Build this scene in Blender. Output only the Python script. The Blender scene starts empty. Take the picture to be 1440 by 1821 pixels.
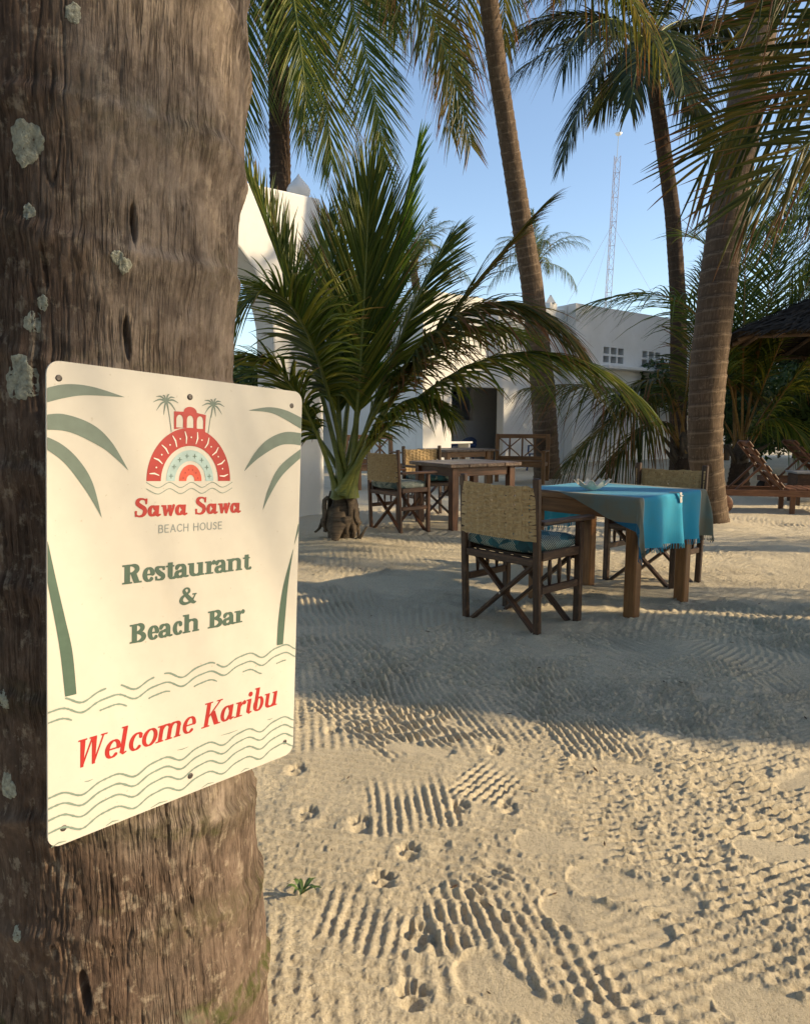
import bpy, math, random
import numpy as np
from mathutils import Vector, Matrix

random.seed(7)
rng = np.random.default_rng(11)
sc = bpy.context.scene
COL = sc.collection
R = math.radians

# ------------------------------------------------------------------ camera
CAM_H = 1.17
F_PX, CX, CY = 1220.0, 720.0, 910.5            # photograph is 1440 x 1821
PITCH = math.atan((CY - 757.0) / F_PX)
cam_d = bpy.data.cameras.new('camera')
cam_d.sensor_fit = 'HORIZONTAL'; cam_d.sensor_width = 36.0
cam_d.lens = 36.0 * F_PX / 1440.0
cam_d.clip_start = 0.02; cam_d.clip_end = 3000
cam = bpy.data.objects.new('camera', cam_d); COL.objects.link(cam)
cam.location = (0, 0, CAM_H); cam.rotation_euler = (math.pi / 2 - PITCH, 0, 0)
sc.camera = cam

# ------------------------------------------------------------------ sky, sun, exposure
SUN_EL = R(25)
SUN_AZ = math.atan2(0.985, -0.17)               # direction on the ground, x = sin, y = cos
SUN = Vector((math.cos(SUN_EL) * math.sin(SUN_AZ), math.cos(SUN_EL) * math.cos(SUN_AZ), math.sin(SUN_EL)))
world = bpy.data.worlds.new('World'); sc.world = world; world.use_nodes = True
wn = world.node_tree.nodes; wl = world.node_tree.links
bg = wn['Background']; sky = wn.new('ShaderNodeTexSky'); sky.sky_type = 'NISHITA'
sky.sun_disc = False; sky.sun_elevation = SUN_EL; sky.sun_rotation = SUN_AZ
sky.air_density = 1.0; sky.dust_density = 0.8; sky.ozone_density = 1.2
wl.new(sky.outputs[0], bg.inputs[0]); bg.inputs[1].default_value = 0.15
sun_d = bpy.data.lights.new('sun', 'SUN'); sun_d.energy = 3.6; sun_d.angle = R(0.55)
sun_d.color = (1.0, 0.79, 0.50)
sun_o = bpy.data.objects.new('sun', sun_d); COL.objects.link(sun_o)
sun_o.rotation_euler = SUN.to_track_quat('Z', 'Y').to_euler(); sun_o.location = SUN * 60
vs = sc.view_settings
vs.view_transform = 'Standard'; vs.look = 'None'; vs.exposure = 0.75; vs.gamma = 1.0
vs.use_curve_mapping = False
sc.cycles.use_denoising = True
sc.cycles.use_adaptive_sampling = False
sc.cycles.sample_clamp_indirect = 3.0
sc.cycles.max_bounces = 7; sc.cycles.diffuse_bounces = 3; sc.cycles.transmission_bounces = 4

# ------------------------------------------------------------------ helpers
_c, _s = math.cos(PITCH), math.sin(PITCH)
def _ray(x, y):
    a = (x - CX) / F_PX; b = (y - CY) / F_PX
    return np.array([a, _c - b * _s, -_s - b * _c])
def gnd(x, y, z=0.0):                            # pixel of the photograph -> point at height z
    r = _ray(x, y); t = (z - CAM_H) / r[2]
    return np.array([0, 0, CAM_H]) + r * t
def at(x, y, Y):                                 # pixel of the photograph -> point Y metres ahead
    r = _ray(x, y)
    return np.array([0, 0, CAM_H]) + r * (Y / r[1])

_perm = rng.permutation(4096)
_rand = rng.random(4096)
def vnoise(x, y, seed=0):
    x = np.asarray(x, float); y = np.asarray(y, float)
    xi = np.floor(x).astype(np.int64); yi = np.floor(y).astype(np.int64)
    fx = x - xi; fy = y - yi
    fx = fx * fx * (3 - 2 * fx); fy = fy * fy * (3 - 2 * fy)
    def h(a, b): return _rand[_perm[(_perm[(a + seed * 131) & 4095] + b) & 4095]]
    return ((h(xi, yi) * (1 - fx) + h(xi + 1, yi) * fx) * (1 - fy) +
            (h(xi, yi + 1) * (1 - fx) + h(xi + 1, yi + 1) * fx) * fy)
def fbm(x, y, seed=0, oct=4):
    s = 0; a = 1; t = 0
    for i in range(oct):
        s = s + a * vnoise(x * 2 ** i + i * 17.3, y * 2 ** i - i * 9.1, seed + i); t += a; a *= .5
    return s / t
def sstep(a, b, x):
    t = np.clip((x - a) / (b - a), 0, 1); return t * t * (3 - 2 * t)

def tag(o, label=None, cat=None, group=None, kind=None):
    if label: o['label'] = label
    if cat: o['category'] = cat
    if group: o['group'] = group
    if kind: o['kind'] = kind
    return o
def empty(name, loc=(0, 0, 0), rz=0.0, parent=None):
    o = bpy.data.objects.new(name, None); COL.objects.link(o)
    o.location = loc; o.rotation_euler = (0, 0, rz); o.empty_display_size = .1
    if parent: o.parent = parent
    return o
def thing(name, label, cat, loc=(0, 0, 0), rz=0.0, group=None):
    return tag(empty(name, loc, rz), label, cat, group)
def copy_tree(o, parent=None):
    c = o.copy(); COL.objects.link(c); c.parent = parent
    for ch in list(o.children): copy_tree(ch, c)
    return c

def mesh_np(name, verts, faces, mat, parent=None, smooth=False, attrs=None):
    me = bpy.data.meshes.new(name)
    verts = np.asarray(verts, np.float32).reshape(-1, 3)
    if isinstance(faces, np.ndarray):
        nf, k = faces.shape
        me.vertices.add(len(verts)); me.vertices.foreach_set('co', verts.ravel())
        me.loops.add(nf * k); me.loops.foreach_set('vertex_index', faces.astype(np.int32).ravel())
        me.polygons.add(nf)
        me.polygons.foreach_set('loop_start', np.arange(nf, dtype=np.int32) * k)
        me.update(calc_edges=True)
    else:
        me.from_pydata([tuple(map(float, v)) for v in verts], [], faces); me.update()
    if smooth: me.polygons.foreach_set('use_smooth', np.ones(len(me.polygons), bool))
    for an, (ty, data) in (attrs or {}).items():
        a = me.attributes.new(an, ty, 'POINT')
        key = {'FLOAT': 'value', 'FLOAT_VECTOR': 'vector', 'FLOAT_COLOR': 'color'}[ty]
        a.data.foreach_set(key, np.asarray(data, np.float32).ravel())
    if mat: me.materials.append(mat)
    o = bpy.data.objects.new(name, me); COL.objects.link(o)
    if parent: o.parent = parent
    return o

def frame(d, up=(0, 0, 1)):
    d = np.asarray(d, float); d = d / np.linalg.norm(d)
    up = np.asarray(up, float)
    if abs(d @ up) > .98: up = np.array([0, 1., 0]) if abs(d[1]) < .9 else np.array([1., 0, 0])
    x = np.cross(d, up); x /= np.linalg.norm(x); y = np.cross(x, d)
    return d, x, y

_CB = None
def _cbox_unit():
    global _CB
    if _CB: return _CB
    V = []; idx = {}
    for sx in (-1, 1):
        for sy in (-1, 1):
            for sz in (-1, 1):
                for ax in range(3):
                    idx[(sx, sy, sz, ax)] = len(V); V.append((sx, sy, sz, ax))
    Fs = []
    for ax in range(3):
        o = [a for a in range(3) if a != ax]
        for s in (-1, 1):
            q = []
            for a, b in ((-1, -1), (1, -1), (1, 1), (-1, 1)):
                k = [0, 0, 0]; k[ax] = s; k[o[0]] = a; k[o[1]] = b; q.append(idx[(*k, ax)])
            Fs.append(q)
    for ax in range(3):                       # edges along axis ax
        o = [a for a in range(3) if a != ax]
        for a in (-1, 1):
            for b in (-1, 1):
                k0 = [0, 0, 0]; k0[ax] = -1; k0[o[0]] = a; k0[o[1]] = b
                k1 = list(k0); k1[ax] = 1
                Fs.append([idx[(*k0, o[0])], idx[(*k1, o[0])], idx[(*k1, o[1])], idx[(*k0, o[1])]])
    for sx in (-1, 1):
        for sy in (-1, 1):
            for sz in (-1, 1):
                Fs.append([idx[(sx, sy, sz, a)] for a in range(3)])
    # orient outward
    P = np.array([[v[i] * (1.0 if v[3] == i else .9) for i in range(3)] for v in V])
    out = []
    for q in Fs:
        c = P[q].mean(0); n = np.cross(P[q[1]] - P[q[0]], P[q[2]] - P[q[0]])
        out.append(q if n @ c > 0 else q[::-1])
    _CB = (V, out); return _CB

class MB:
    def __init__(s): s.v = []; s.f = []; s.g = []
    def add(s, V, Fs, G=None):
        o = len(s.v); V = np.asarray(V, float)
        s.v.extend(V.tolist()); s.f.extend([[i + o for i in q] for q in Fs])
        s.g.extend((V if G is None else np.asarray(G)).tolist()); return s
    def cbox(s, c, size, ax=None, ch=.004):      # ax: 3x3 rows are the box's axes
        V, Fs = _cbox_unit(); h = np.asarray(size, float) / 2; ch = min(ch, h.min() * .45)
        P = np.array([[v[i] * (h[i] if v[3] == i else h[i] - ch) for i in range(3)] for v in V])
        long = int(np.argmax(h)); G = P[:, [long, (long + 1) % 3, (long + 2) % 3]] + rng.random(3) * 20
        A = np.eye(3) if ax is None else np.asarray(ax)
        return s.add(P @ A + np.asarray(c), Fs, G)
    def bar(s, p0, p1, w, h, up=(0, 0, 1), ch=.004):
        p0 = np.asarray(p0, float); p1 = np.asarray(p1, float)
        d, x, y = frame(p1 - p0, up)
        return s.cbox((p0 + p1) / 2, (np.linalg.norm(p1 - p0), w, h), np.array([d, x, y]), ch)
    def tube(s, P, rad, n=10, cap=True, wob=0.0):
        P = np.asarray(P, float); m = len(P); rad = np.broadcast_to(np.asarray(rad, float), (m,))
        T = np.gradient(P, axis=0); V = []; G = []
        _, x, y = frame(T[0]); L = 0; off = rng.random() * 20
        for i in range(m):
            d = T[i] / (np.linalg.norm(T[i]) + 1e-12)
            x = x - d * (x @ d); x /= np.linalg.norm(x); y = np.cross(d, x)
            if i: L += np.linalg.norm(P[i] - P[i - 1])
            for k in range(n):
                a = 2 * math.pi * k / n; r = rad[i] * (1 + wob * (rng.random() - .5))
                V.append(P[i] + (x * math.cos(a) + y * math.sin(a)) * r)
                G.append((L + off, math.cos(a) * rad[i] + off, math.sin(a) * rad[i]))
        Fs = [[i * n + k, i * n + (k + 1) % n, (i + 1) * n + (k + 1) % n, (i + 1) * n + k] for i in range(m - 1) for k in range(n)]
        if cap: Fs += [list(range(n))[::-1], [(m - 1) * n + k for k in range(n)]]
        return s.add(V, Fs, G)
    def lathe(s, prof, n=20, c=(0, 0, 0)):
        V = [(r * math.cos(2 * math.pi * k / n) + c[0], r * math.sin(2 * math.pi * k / n) + c[1], z + c[2]) for r, z in prof for k in range(n)]
        m = len(prof)
        Fs = [[i * n + k, i * n + (k + 1) % n, (i + 1) * n + (k + 1) % n, (i + 1) * n + k] for i in range(m - 1) for k in range(n)]
        if prof[0][0] > 1e-4: Fs.append(list(range(n))[::-1])
        if prof[-1][0] > 1e-4: Fs.append([(m - 1) * n + k for k in range(n)])
        return s.add(V, Fs)
    def build(s, name, mat, parent=None, smooth=False):
        o = mesh_np(name, s.v, s.f, mat, parent, smooth, {'gco': ('FLOAT_VECTOR', s.g)})
        if smooth == 'auto': pass
        return o

# ------------------------------------------------------------------ materials
def newmat(name):
    m = bpy.data.materials.new(name); m.use_nodes = True
    nt = m.node_tree; return m, nt, nt.nodes['Principled BSDF'], nt.nodes['Material Output']
def node(nt, t, **kw):
    n = nt.nodes.new(t)
    for k, v in kw.items():
        if k.startswith('i_'): n.inputs[k[2:].replace('_', ' ')].default_value = v
        else: setattr(n, k, v)
    return n
def coords(nt, attr=None, scale=(1, 1, 1)):
    if attr: src = node(nt, 'ShaderNodeAttribute', attribute_name=attr).outputs['Vector']
    else: src = node(nt, 'ShaderNodeTexCoord').outputs['Object']
    mp = node(nt, 'ShaderNodeMapping'); mp.inputs['Scale'].default_value = scale
    nt.links.new(src, mp.inputs['Vector']); return mp.outputs['Vector']
def noise(nt, vec, scale, detail=4, rough=.6):
    n = node(nt, 'ShaderNodeTexNoise'); n.inputs['Scale'].default_value = scale
    n.inputs['Detail'].default_value = detail; n.inputs['Roughness'].default_value = rough
    nt.links.new(vec, n.inputs['Vector']); return n.outputs['Fac']
def ramp(nt, fac, stops):
    r = node(nt, 'ShaderNodeValToRGB'); e = r.color_ramp.elements
    while len(e) < len(stops): e.new(.5)
    for i, (p, c) in enumerate(stops):
        e[i].position = p; e[i].color = (*c, 1) if len(c) == 3 else c
    nt.links.new(fac, r.inputs['Fac']); return r.outputs['Color']
def mix(nt, fac, a, b, mode='MIX'):
    m = node(nt, 'ShaderNodeMix', data_type='RGBA', blend_type=mode)
    for sock, v in ((m.inputs[0], fac), (m.inputs[6], a), (m.inputs[7], b)):
        if hasattr(v, 'is_linked'): nt.links.new(v, sock)
        else: sock.default_value = v if isinstance(v, (int, float)) else ((*v, 1) if len(v) == 3 else v)
    return m.outputs[2]
def bump(nt, h, strength, dist, bsdf):
    b = node(nt, 'ShaderNodeBump'); b.inputs['Strength'].default_value = strength
    b.inputs['Distance'].default_value = dist
    nt.links.new(h, b.inputs['Height']); nt.links.new(b.outputs[0], bsdf.inputs['Normal'])

def plain(name, col, rough=.6, var=.12, scale=8, bmp=.0, metal=0.0, attr=None):
    m, nt, b, _ = newmat(name); v = coords(nt, attr)
    f = noise(nt, v, scale, 5)
    lo = tuple(c * (1 - var) for c in col); hi = tuple(min(1, c * (1 + var)) for c in col)
    nt.links.new(ramp(nt, f, [(.3, lo), (.7, hi)]), b.inputs['Base Color'])
    b.inputs['Roughness'].default_value = rough; b.inputs['Metallic'].default_value = metal
    if bmp: bump(nt, f, bmp, .01, b)
    return m
def wood(name, dark, light, rough=.45, wear=None):
    m, nt, b, _ = newmat(name)
    v = coords(nt, 'gco', (2.2, 26, 26)); f = noise(nt, v, 2.2, 7, .65)
    v2 = coords(nt, 'gco', (1, 3, 3)); f2 = noise(nt, v2, 3.0, 3)
    c = ramp(nt, f, [(.28, dark), (.72, light)])
    c = mix(nt, ramp(nt, f2, [(.35, (0, 0, 0)), (.7, (.55, .55, .55))]), c, tuple(x * .55 for x in dark))
    if wear:
        f3 = noise(nt, coords(nt, 'gco', (3, 9, 9)), 3.5, 6, .7)
        c = mix(nt, ramp(nt, f3, [(.52, (0, 0, 0)), (.64, (.8, .8, .8))]), c, wear)
    nt.links.new(c, b.inputs['Base Color'])
    nt.links.new(ramp(nt, f, [(.2, (rough + .15,) * 3), (.8, (rough - .08,) * 3)]), b.inputs['Roughness'])
    bump(nt, f, .35, .004, b); return m

M = {}
M['wood_red'] = wood('wood_red', (.045, .017, .008), (.17, .065, .025), .42)
M['wood_dark'] = wood('wood_dark', (.026, .012, .007), (.10, .045, .02), .45, wear=(.14, .075, .04))
M['wood_gold'] = wood('wood_gold', (.14, .055, .016), (.34, .16, .05), .42)
M['wood_top'] = wood('wood_top', (.05, .03, .022), (.2, .125, .085), .33, wear=(.3, .23, .18))
M['wood_pole'] = wood('wood_pole', (.09, .055, .03), (.24, .155, .09), .7)
M['wood_lounger'] = wood('wood_lounger', (.09, .035, .016), (.27, .12, .055), .5)
M['plaster'] = plain('plaster', (.76, .73, .68), .85, .07, 1.4, .15)
M['plaster_stained'] = None
M['white_paint'] = plain('white_paint', (.74, .74, .72), .6, .05, 5)
M['grey_wall'] = plain('inner_wall', (.5, .5, .5), .85, .06, 2)  # even mid grey for inner wall, roof slab, ceiling and low wall
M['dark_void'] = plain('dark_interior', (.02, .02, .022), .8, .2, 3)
M['steel'] = plain('steel', (.45, .44, .43), .38, .15, 60, 0, 1.0)
M['mast_paint'] = plain('mast_paint', (.28, .23, .24), .5, .2, .8)
M['wire'] = plain('wire', (.35, .36, .38), .5, .1, 1)
M['blue_plastic'] = plain('blue_plastic', (.015, .05, .16), .4, .1, 6)
M['mint_plastic'] = plain('mint_plastic', (.5, .74, .68), .4, .05, 6)
M['green_plastic'] = plain('green_plastic', (.02, .2, .14), .4, .1, 6)
M['rubber'] = plain('rubber', (.03, .025, .022), .7, .2, 20)
M['screw'] = plain('screw', (.10, .09, .085), .5, .3, 300, 0, .6)
M['debris'] = plain('debris', (.10, .055, .03), .8, .4, 60)
M['weed'] = plain('weed', (.09, .15, .035), .5, .3, 60)
M['shell'] = plain('shell', (.6, .55, .47), .55, .25, 30, .3)
M['dead_sheath'] = wood('dead_sheath', (.06, .042, .028), (.2, .15, .1), .85)
def m_plaster():
    m, nt, b, _ = newmat('lime_plaster'); v = coords(nt)
    f = noise(nt, v, .9, 6, .6); f2 = noise(nt, v, 7, 6, .7)
    g = noise(nt, coords(nt, None, (2.5, 2.5, .25)), 2.0, 5)
    c = ramp(nt, f, [(.3, (.70, .68, .63)), (.65, (.80, .78, .74))])
    c = mix(nt, ramp(nt, f2, [(.58, (0, 0, 0)), (.75, (.35, .35, .35))]), c, (.52, .46, .38))
    c = mix(nt, ramp(nt, g, [(.58, (0, 0, 0)), (.8, (.3, .3, .3))]), c, (.5, .47, .42))
    nt.links.new(c, b.inputs['Base Color']); b.inputs['Roughness'].default_value = .9
    bump(nt, f2, .3, .012, b); return m
M['plaster'] = m_plaster()

def m_leaf(name, dark, light, yellow, brown, browning=.5, transl=.35):
    m, nt, b, out = newmat(name)
    a = node(nt, 'ShaderNodeAttribute', attribute_name='leaf'); sx = node(nt, 'ShaderNodeSeparateColor')
    nt.links.new(a.outputs['Color'], sx.inputs[0])
    t, rnd, s = sx.outputs[0], sx.outputs[1], sx.outputs[2]
    c = ramp(nt, rnd, [(.0, dark), (.6, light), (1, yellow)])
    # browning: dry tips of some leaflets
    add = node(nt, 'ShaderNodeMath', operation='MULTIPLY_ADD'); nt.links.new(rnd, add.inputs[0]); add.inputs[1].default_value = .55
    nt.links.new(t, add.inputs[2])
    nz = noise(nt, coords(nt, None), 9, 3)
    ad2 = node(nt, 'ShaderNodeMath', operation='MULTIPLY_ADD'); nt.links.new(nz, ad2.inputs[0]); ad2.inputs[1].default_value = .35
    nt.links.new(add.outputs[0], ad2.inputs[2])
    th = 1.75 - browning
    rr = ramp(nt, ad2.outputs[0], [(0, (0, 0, 0)), (1, (1, 1, 1))])
    mr = node(nt, 'ShaderNodeMapRange'); nt.links.new(ad2.outputs[0], mr.inputs[0])
    mr.inputs[1].default_value = th - .12; mr.inputs[2].default_value = th + .1
    c = mix(nt, mr.outputs[0], c, brown)
    nt.links.new(c, b.inputs['Base Color']); b.inputs['Roughness'].default_value = .46
    b.inputs['Specular IOR Level'].default_value = .28
    tr = node(nt, 'ShaderNodeBsdfTranslucent'); hs = node(nt, 'ShaderNodeHueSaturation')
    hs.inputs['Value'].default_value = 1.6; nt.links.new(c, hs.inputs['Color']); nt.links.new(hs.outputs[0], tr.inputs[0])
    ms = node(nt, 'ShaderNodeMixShader'); ms.inputs[0].default_value = transl
    nt.links.new(b.outputs[0], ms.inputs[1]); nt.links.new(tr.outputs[0], ms.inputs[2]); nt.links.new(ms.outputs[0], out.inputs[0])
    return m
M['leaf'] = m_leaf('palm_leaf', (.036, .068, .010), (.11, .15, .02), (.28, .26, .034), (.17, .085, .035), .28)
M['leaf_far'] = m_leaf('palm_leaf_far', (.035, .06, .02), (.08, .11, .03), (.18, .17, .05), (.2, .13, .06), .45)
M['leaf_old'] = m_leaf('palm_leaf_old', (.035, .052, .009), (.105, .105, .017), (.22, .155, .028), (.2, .085, .03), .46)
M['leaf_dark'] = m_leaf('palm_leaf_backlit', (.012, .024, .005), (.034, .05, .009), (.10, .09, .015), (.12, .07, .03), .3, .14)  # darker leaf copy; the shade of backlit crowns is in its colour
M['leaf_bright'] = m_leaf('palm_leaf_young', (.05, .12, .015), (.13, .22, .02), (.3, .36, .04), (.2, .1, .03), .05, .45)
M['bush_leaf'] = m_leaf('bush_leaf', (.02, .045, .012), (.045, .085, .02), (.09, .12, .03), (.1, .07, .03), .2, .25)
M['petiole'] = wood('petiole', (.10, .14, .02), (.24, .24, .045), .4)
M['petiole_orange'] = wood('petiole_orange', (.22, .11, .02), (.42, .24, .05), .42)

def m_bark(name, c0, c1, c2, scale=1.0):
    m, nt, b, _ = newmat(name)
    v = coords(nt, 'gco', (22, 22, 2.6)); f = noise(nt, v, 2.4 * scale, 8, .7)
    w = coords(nt, 'gco', (1, 1, 1)); f2 = noise(nt, w, 5 * scale, 6, .65); f3 = noise(nt, w, 38 * scale, 4, .6)
    c = ramp(nt, f, [(.25, c0), (.55, c1), (.8, c2)])
    c = mix(nt, ramp(nt, f2, [(.38, (0, 0, 0)), (.62, (.75, .75, .75))]), c, tuple(.55 * x for x in c1))
    c = mix(nt, ramp(nt, f3, [(.62, (0, 0, 0)), (.72, (.5, .5, .5))]), c, tuple(min(.5, 1.5 * x) for x in c2))
    sca = node(nt, 'ShaderNodeAttribute', attribute_name='scar').outputs['Fac']
    c = mix(nt, ramp(nt, sca, [(0, (.55, .55, .55)), (.12, (0, 0, 0)), (.8, (0, 0, 0)), (.93, (.45, .45, .45))]), c, tuple(min(.6, 1.1 * x) for x in c2))
    c = mix(nt, ramp(nt, sca, [(.0, (0, 0, 0)), (.1, (.5, .5, .5)), (.25, (0, 0, 0))]), c, c0)
    nt.links.new(c, b.inputs['Base Color']); b.inputs['Roughness'].default_value = .9
    b.inputs['Specular IOR Level'].default_value = .2
    bump(nt, f, .7, .012, b); return m
M['bark'] = m_bark('palm_bark', (.05, .034, .022), (.165, .115, .077), (.30, .225, .155))
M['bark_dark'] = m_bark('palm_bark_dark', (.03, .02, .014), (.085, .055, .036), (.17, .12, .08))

def m_bark_near():
    m, nt, b, _ = newmat('palm_bark_near')
    v = coords(nt, 'gco', (7, 7, 3.2)); f = noise(nt, v, 5, 10, .74)
    vf = coords(nt, 'gco', (60, 60, 7)); ff = noise(nt, vf, 4, 6, .7)
    w = coords(nt, 'gco', (1, 1, 1)); f2 = noise(nt, w, 4.5, 7, .62); f3 = noise(nt, w, 24, 5, .62); f4 = noise(nt, w, 70, 4, .6)
    a = node(nt, 'ShaderNodeAttribute', attribute_name='tint'); sx = node(nt, 'ShaderNodeSeparateColor')
    nt.links.new(a.outputs['Color'], sx.inputs[0])
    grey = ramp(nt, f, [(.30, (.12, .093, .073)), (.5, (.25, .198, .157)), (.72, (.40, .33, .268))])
    red = ramp(nt, f, [(.30, (.048, .033, .025)), (.5, (.125, .082, .06)), (.75, (.25, .18, .135))])  # darker bark for the side turned from the sun, and low down
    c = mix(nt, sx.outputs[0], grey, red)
    c = mix(nt, ramp(nt, f3, [(.50, (0, 0, 0)), (.64, (.5, .5, .5))]), c, (.07, .052, .042))
    c = mix(nt, ramp(nt, noise(nt, coords(nt, 'gco', (1, 1, .8)), 46, 5, .7), [(.55, (0, 0, 0)), (.64, (.55, .55, .55))]), c, (.40, .33, .25))
    c = mix(nt, ramp(nt, f2, [(.52, (0, 0, 0)), (.7, (.45, .45, .45))]), c, (.13, .09, .066))
    moss = node(nt, 'ShaderNodeMath', operation='MULTIPLY'); nt.links.new(sx.outputs[1], moss.inputs[0])
    nt.links.new(ramp(nt, f4, [(.38, (0, 0, 0)), (.6, (1, 1, 1))]), moss.inputs[1])
    c = mix(nt, moss.outputs[0], c, (.075, .075, .028))
    chalk = node(nt, 'ShaderNodeMath', operation='MULTIPLY'); nt.links.new(sx.outputs[2], chalk.inputs[0])
    nt.links.new(ramp(nt, f4, [(.42, (0, 0, 0)), (.58, (1, 1, 1))]), chalk.inputs[1])
    c = mix(nt, chalk.outputs[0], c, (.52, .5, .45))
    nt.links.new(c, b.inputs['Base Color']); b.inputs['Roughness'].default_value = .9
    b.inputs['Specular IOR Level'].default_value = .2
    cn = noise(nt, coords(nt, 'gco', (20, 20, 1.5)), 3.2, 4, .55)
    line = ramp(nt, cn, [(.455, (0, 0, 0)), (.49, (1, 1, 1)), (.51, (1, 1, 1)), (.545, (0, 0, 0))])
    cn2 = noise(nt, coords(nt, 'gco', (44, 44, 3.5)), 3.0, 3, .5)
    line2 = ramp(nt, cn2, [(.47, (0, 0, 0)), (.495, (.6, .6, .6)), (.505, (.6, .6, .6)), (.53, (0, 0, 0))])
    gate_ = ramp(nt, noise(nt, w, 7, 3), [(.4, (0, 0, 0)), (.6, (1, 1, 1))])
    lg = mix(nt, 1.0, mix(nt, 1.0, line, line2, 'LIGHTEN'), gate_, 'MULTIPLY')
    c2 = mix(nt, lg, c, mix(nt, .62, c, (.03, .02, .015)))
    nt.links.new(c2, b.inputs['Base Color'])
    hh = node(nt, 'ShaderNodeMath', operation='MULTIPLY_ADD'); nt.links.new(ff, hh.inputs[0]); hh.inputs[1].default_value = .45; nt.links.new(f, hh.inputs[2])
    h2 = node(nt, 'ShaderNodeMath', operation='MULTIPLY_ADD'); nt.links.new(lg, h2.inputs[0]); h2.inputs[1].default_value = -.8; nt.links.new(hh.outputs[0], h2.inputs[2])
    bump(nt, h2.outputs[0], .8, .005, b); return m
M['bark_near'] = m_bark_near()
M['lichen'] = plain('lichen', (.40, .40, .32), .95, .45, 130, .8)

def m_sand():
    m, nt, b, _ = newmat('coral_sand'); v = coords(nt)
    f = noise(nt, v, 1.3, 5); f2 = noise(nt, v, 140, 5, .75); f3 = noise(nt, v, 420, 3, .8)
    c = ramp(nt, f, [(.3, (.57, .485, .345)), (.7, (.67, .58, .42))])
    c = mix(nt, ramp(nt, f2, [(.34, (.8, .8, .8)), (.50, (0, 0, 0))]), c, (.33, .27, .185))
    c = mix(nt, ramp(nt, f3, [(.56, (0, 0, 0)), (.70, (.8, .8, .8))]), c, (.80, .73, .58))
    nt.links.new(c, b.inputs['Base Color']); b.inputs['Roughness'].default_value = .95
    b.inputs['Specular IOR Level'].default_value = .15
    hh = node(nt, 'ShaderNodeMath', operation='MULTIPLY_ADD'); nt.links.new(f3, hh.inputs[0]); hh.inputs[1].default_value = .4; nt.links.new(f2, hh.inputs[2])
    bump(nt, hh.outputs[0], .8, .008, b); return m
M['sand'] = m_sand()

# ------------------------------------------------------------------ ground: one sand sheet
def rows():
    y = [-60, -20, -6, -2, -.5, .2, .6]
    a = []; v = math.atan(CAM_H / .85)                     # angle below the horizon
    while True:
        d = CAM_H / math.tan(v); a.append(d)
        if d > 14: break
        v -= (.00105 if d < 3.0 else .0008 if d < 8 else .0016)
    y += a; d = a[-1]
    while d < 600: d *= 1.12; y.append(d)
    return np.array(y)
YS = rows()
TS = np.concatenate([np.linspace(-1, -.62, 60)[:-1], np.linspace(-.62, 1, 760)])
XO = np.array([1.5, 3, 6, 12, 25, 60, 150, 500])
def sheet_x(y):
    hw = (max(y, .8) + .25) * .80
    return np.concatenate([-(hw + XO[::-1]), TS * hw, hw + XO])
GX = np.stack([sheet_x(y) for y in YS]); GY = np.repeat(YS[:, None], GX.shape[1], 1)

def sole(x, y, cx, cy, ang, L, out):
    """footprint of a smooth sole: returns mask; ang = heading"""
    dx, dy = x - cx, y - cy
    u = (dx * math.cos(ang) + dy * math.sin(ang)) / L; v = (-dx * math.sin(ang) + dy * math.cos(ang)) / L
    w = .185 - .045 * np.cos((u + .05) * 2 * math.pi / .95) * 1.0
    w = np.where(u > .12, .185 + .0 * u, .15 + .035 * sstep(-.15, .12, u)) - .03 * np.exp(-((u + .08) / .14) ** 2)
    ends = np.where(u > 0, np.sqrt(np.clip(1 - (np.clip(u - .28, 0, 1) / .22) ** 2, 0, 1)), np.sqrt(np.clip(1 - (np.clip(-u - .32, 0, 1) / .18) ** 2, 0, 1)))
    d = np.abs(v) - w * ends
    d = np.where(np.abs(u) > .5, np.maximum(d, np.abs(u) - .5), d)
    return d * L

FEET = [((1088, 1366), 172, .29), ((1010, 1508), 170, .30), ((1405, 1512), 175, .30), ((1125, 1588), 158, .33),
        ((1075, 1640), 156, .31), ((925, 1780), 140, .31), ((1420, 1812), 160, .32),
        ((745, 1335), 165, .26),
        ((1290, 1240), 160, .28), ((1430, 1385), 30, .26)]
PAWS = [(730, 1782, 95), (742, 1672, 100), (680, 1576, 110), (727, 1522, 95), (545, 1452, 70), (527, 1372, 80), (815, 1440, 60),
        (640, 1470, 90), (590, 1300, 75), (480, 1330, 60), (905, 1440, 100), (880, 1340, 80)]
# rake strokes: start pixel, end pixel, width in metres, ridge height
RAKES = []
_r = random.Random(5)
for k in range(46):                                   # random older strokes over the yard
    px, py = _r.uniform(480, 1500), 1010 + 262 * _r.random() ** 1.1
    p = gnd(px, py)[:2]; a = R(_r.choice([_r.uniform(150, 176), _r.uniform(150, 176), _r.uniform(95, 125), _r.uniform(10, 40)]))
    l = _r.uniform(.5, 1.25)
    RAKES.append((p - np.array([math.cos(a), math.sin(a)]) * l / 2, p + np.array([math.cos(a), math.sin(a)]) * l / 2, _r.uniform(.34, .46), _r.uniform(.008, .0125)))
for k in range(26):
    px, py = _r.uniform(520, 1500), _r.uniform(905, 1015)
    p = gnd(px, py)[:2]; a = R(_r.uniform(140, 190)); l = _r.uniform(.7, 1.5)
    RAKES.append((p - np.array([math.cos(a), math.sin(a)]) * l / 2, p + np.array([math.cos(a), math.sin(a)]) * l / 2, .45, .011))
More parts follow.
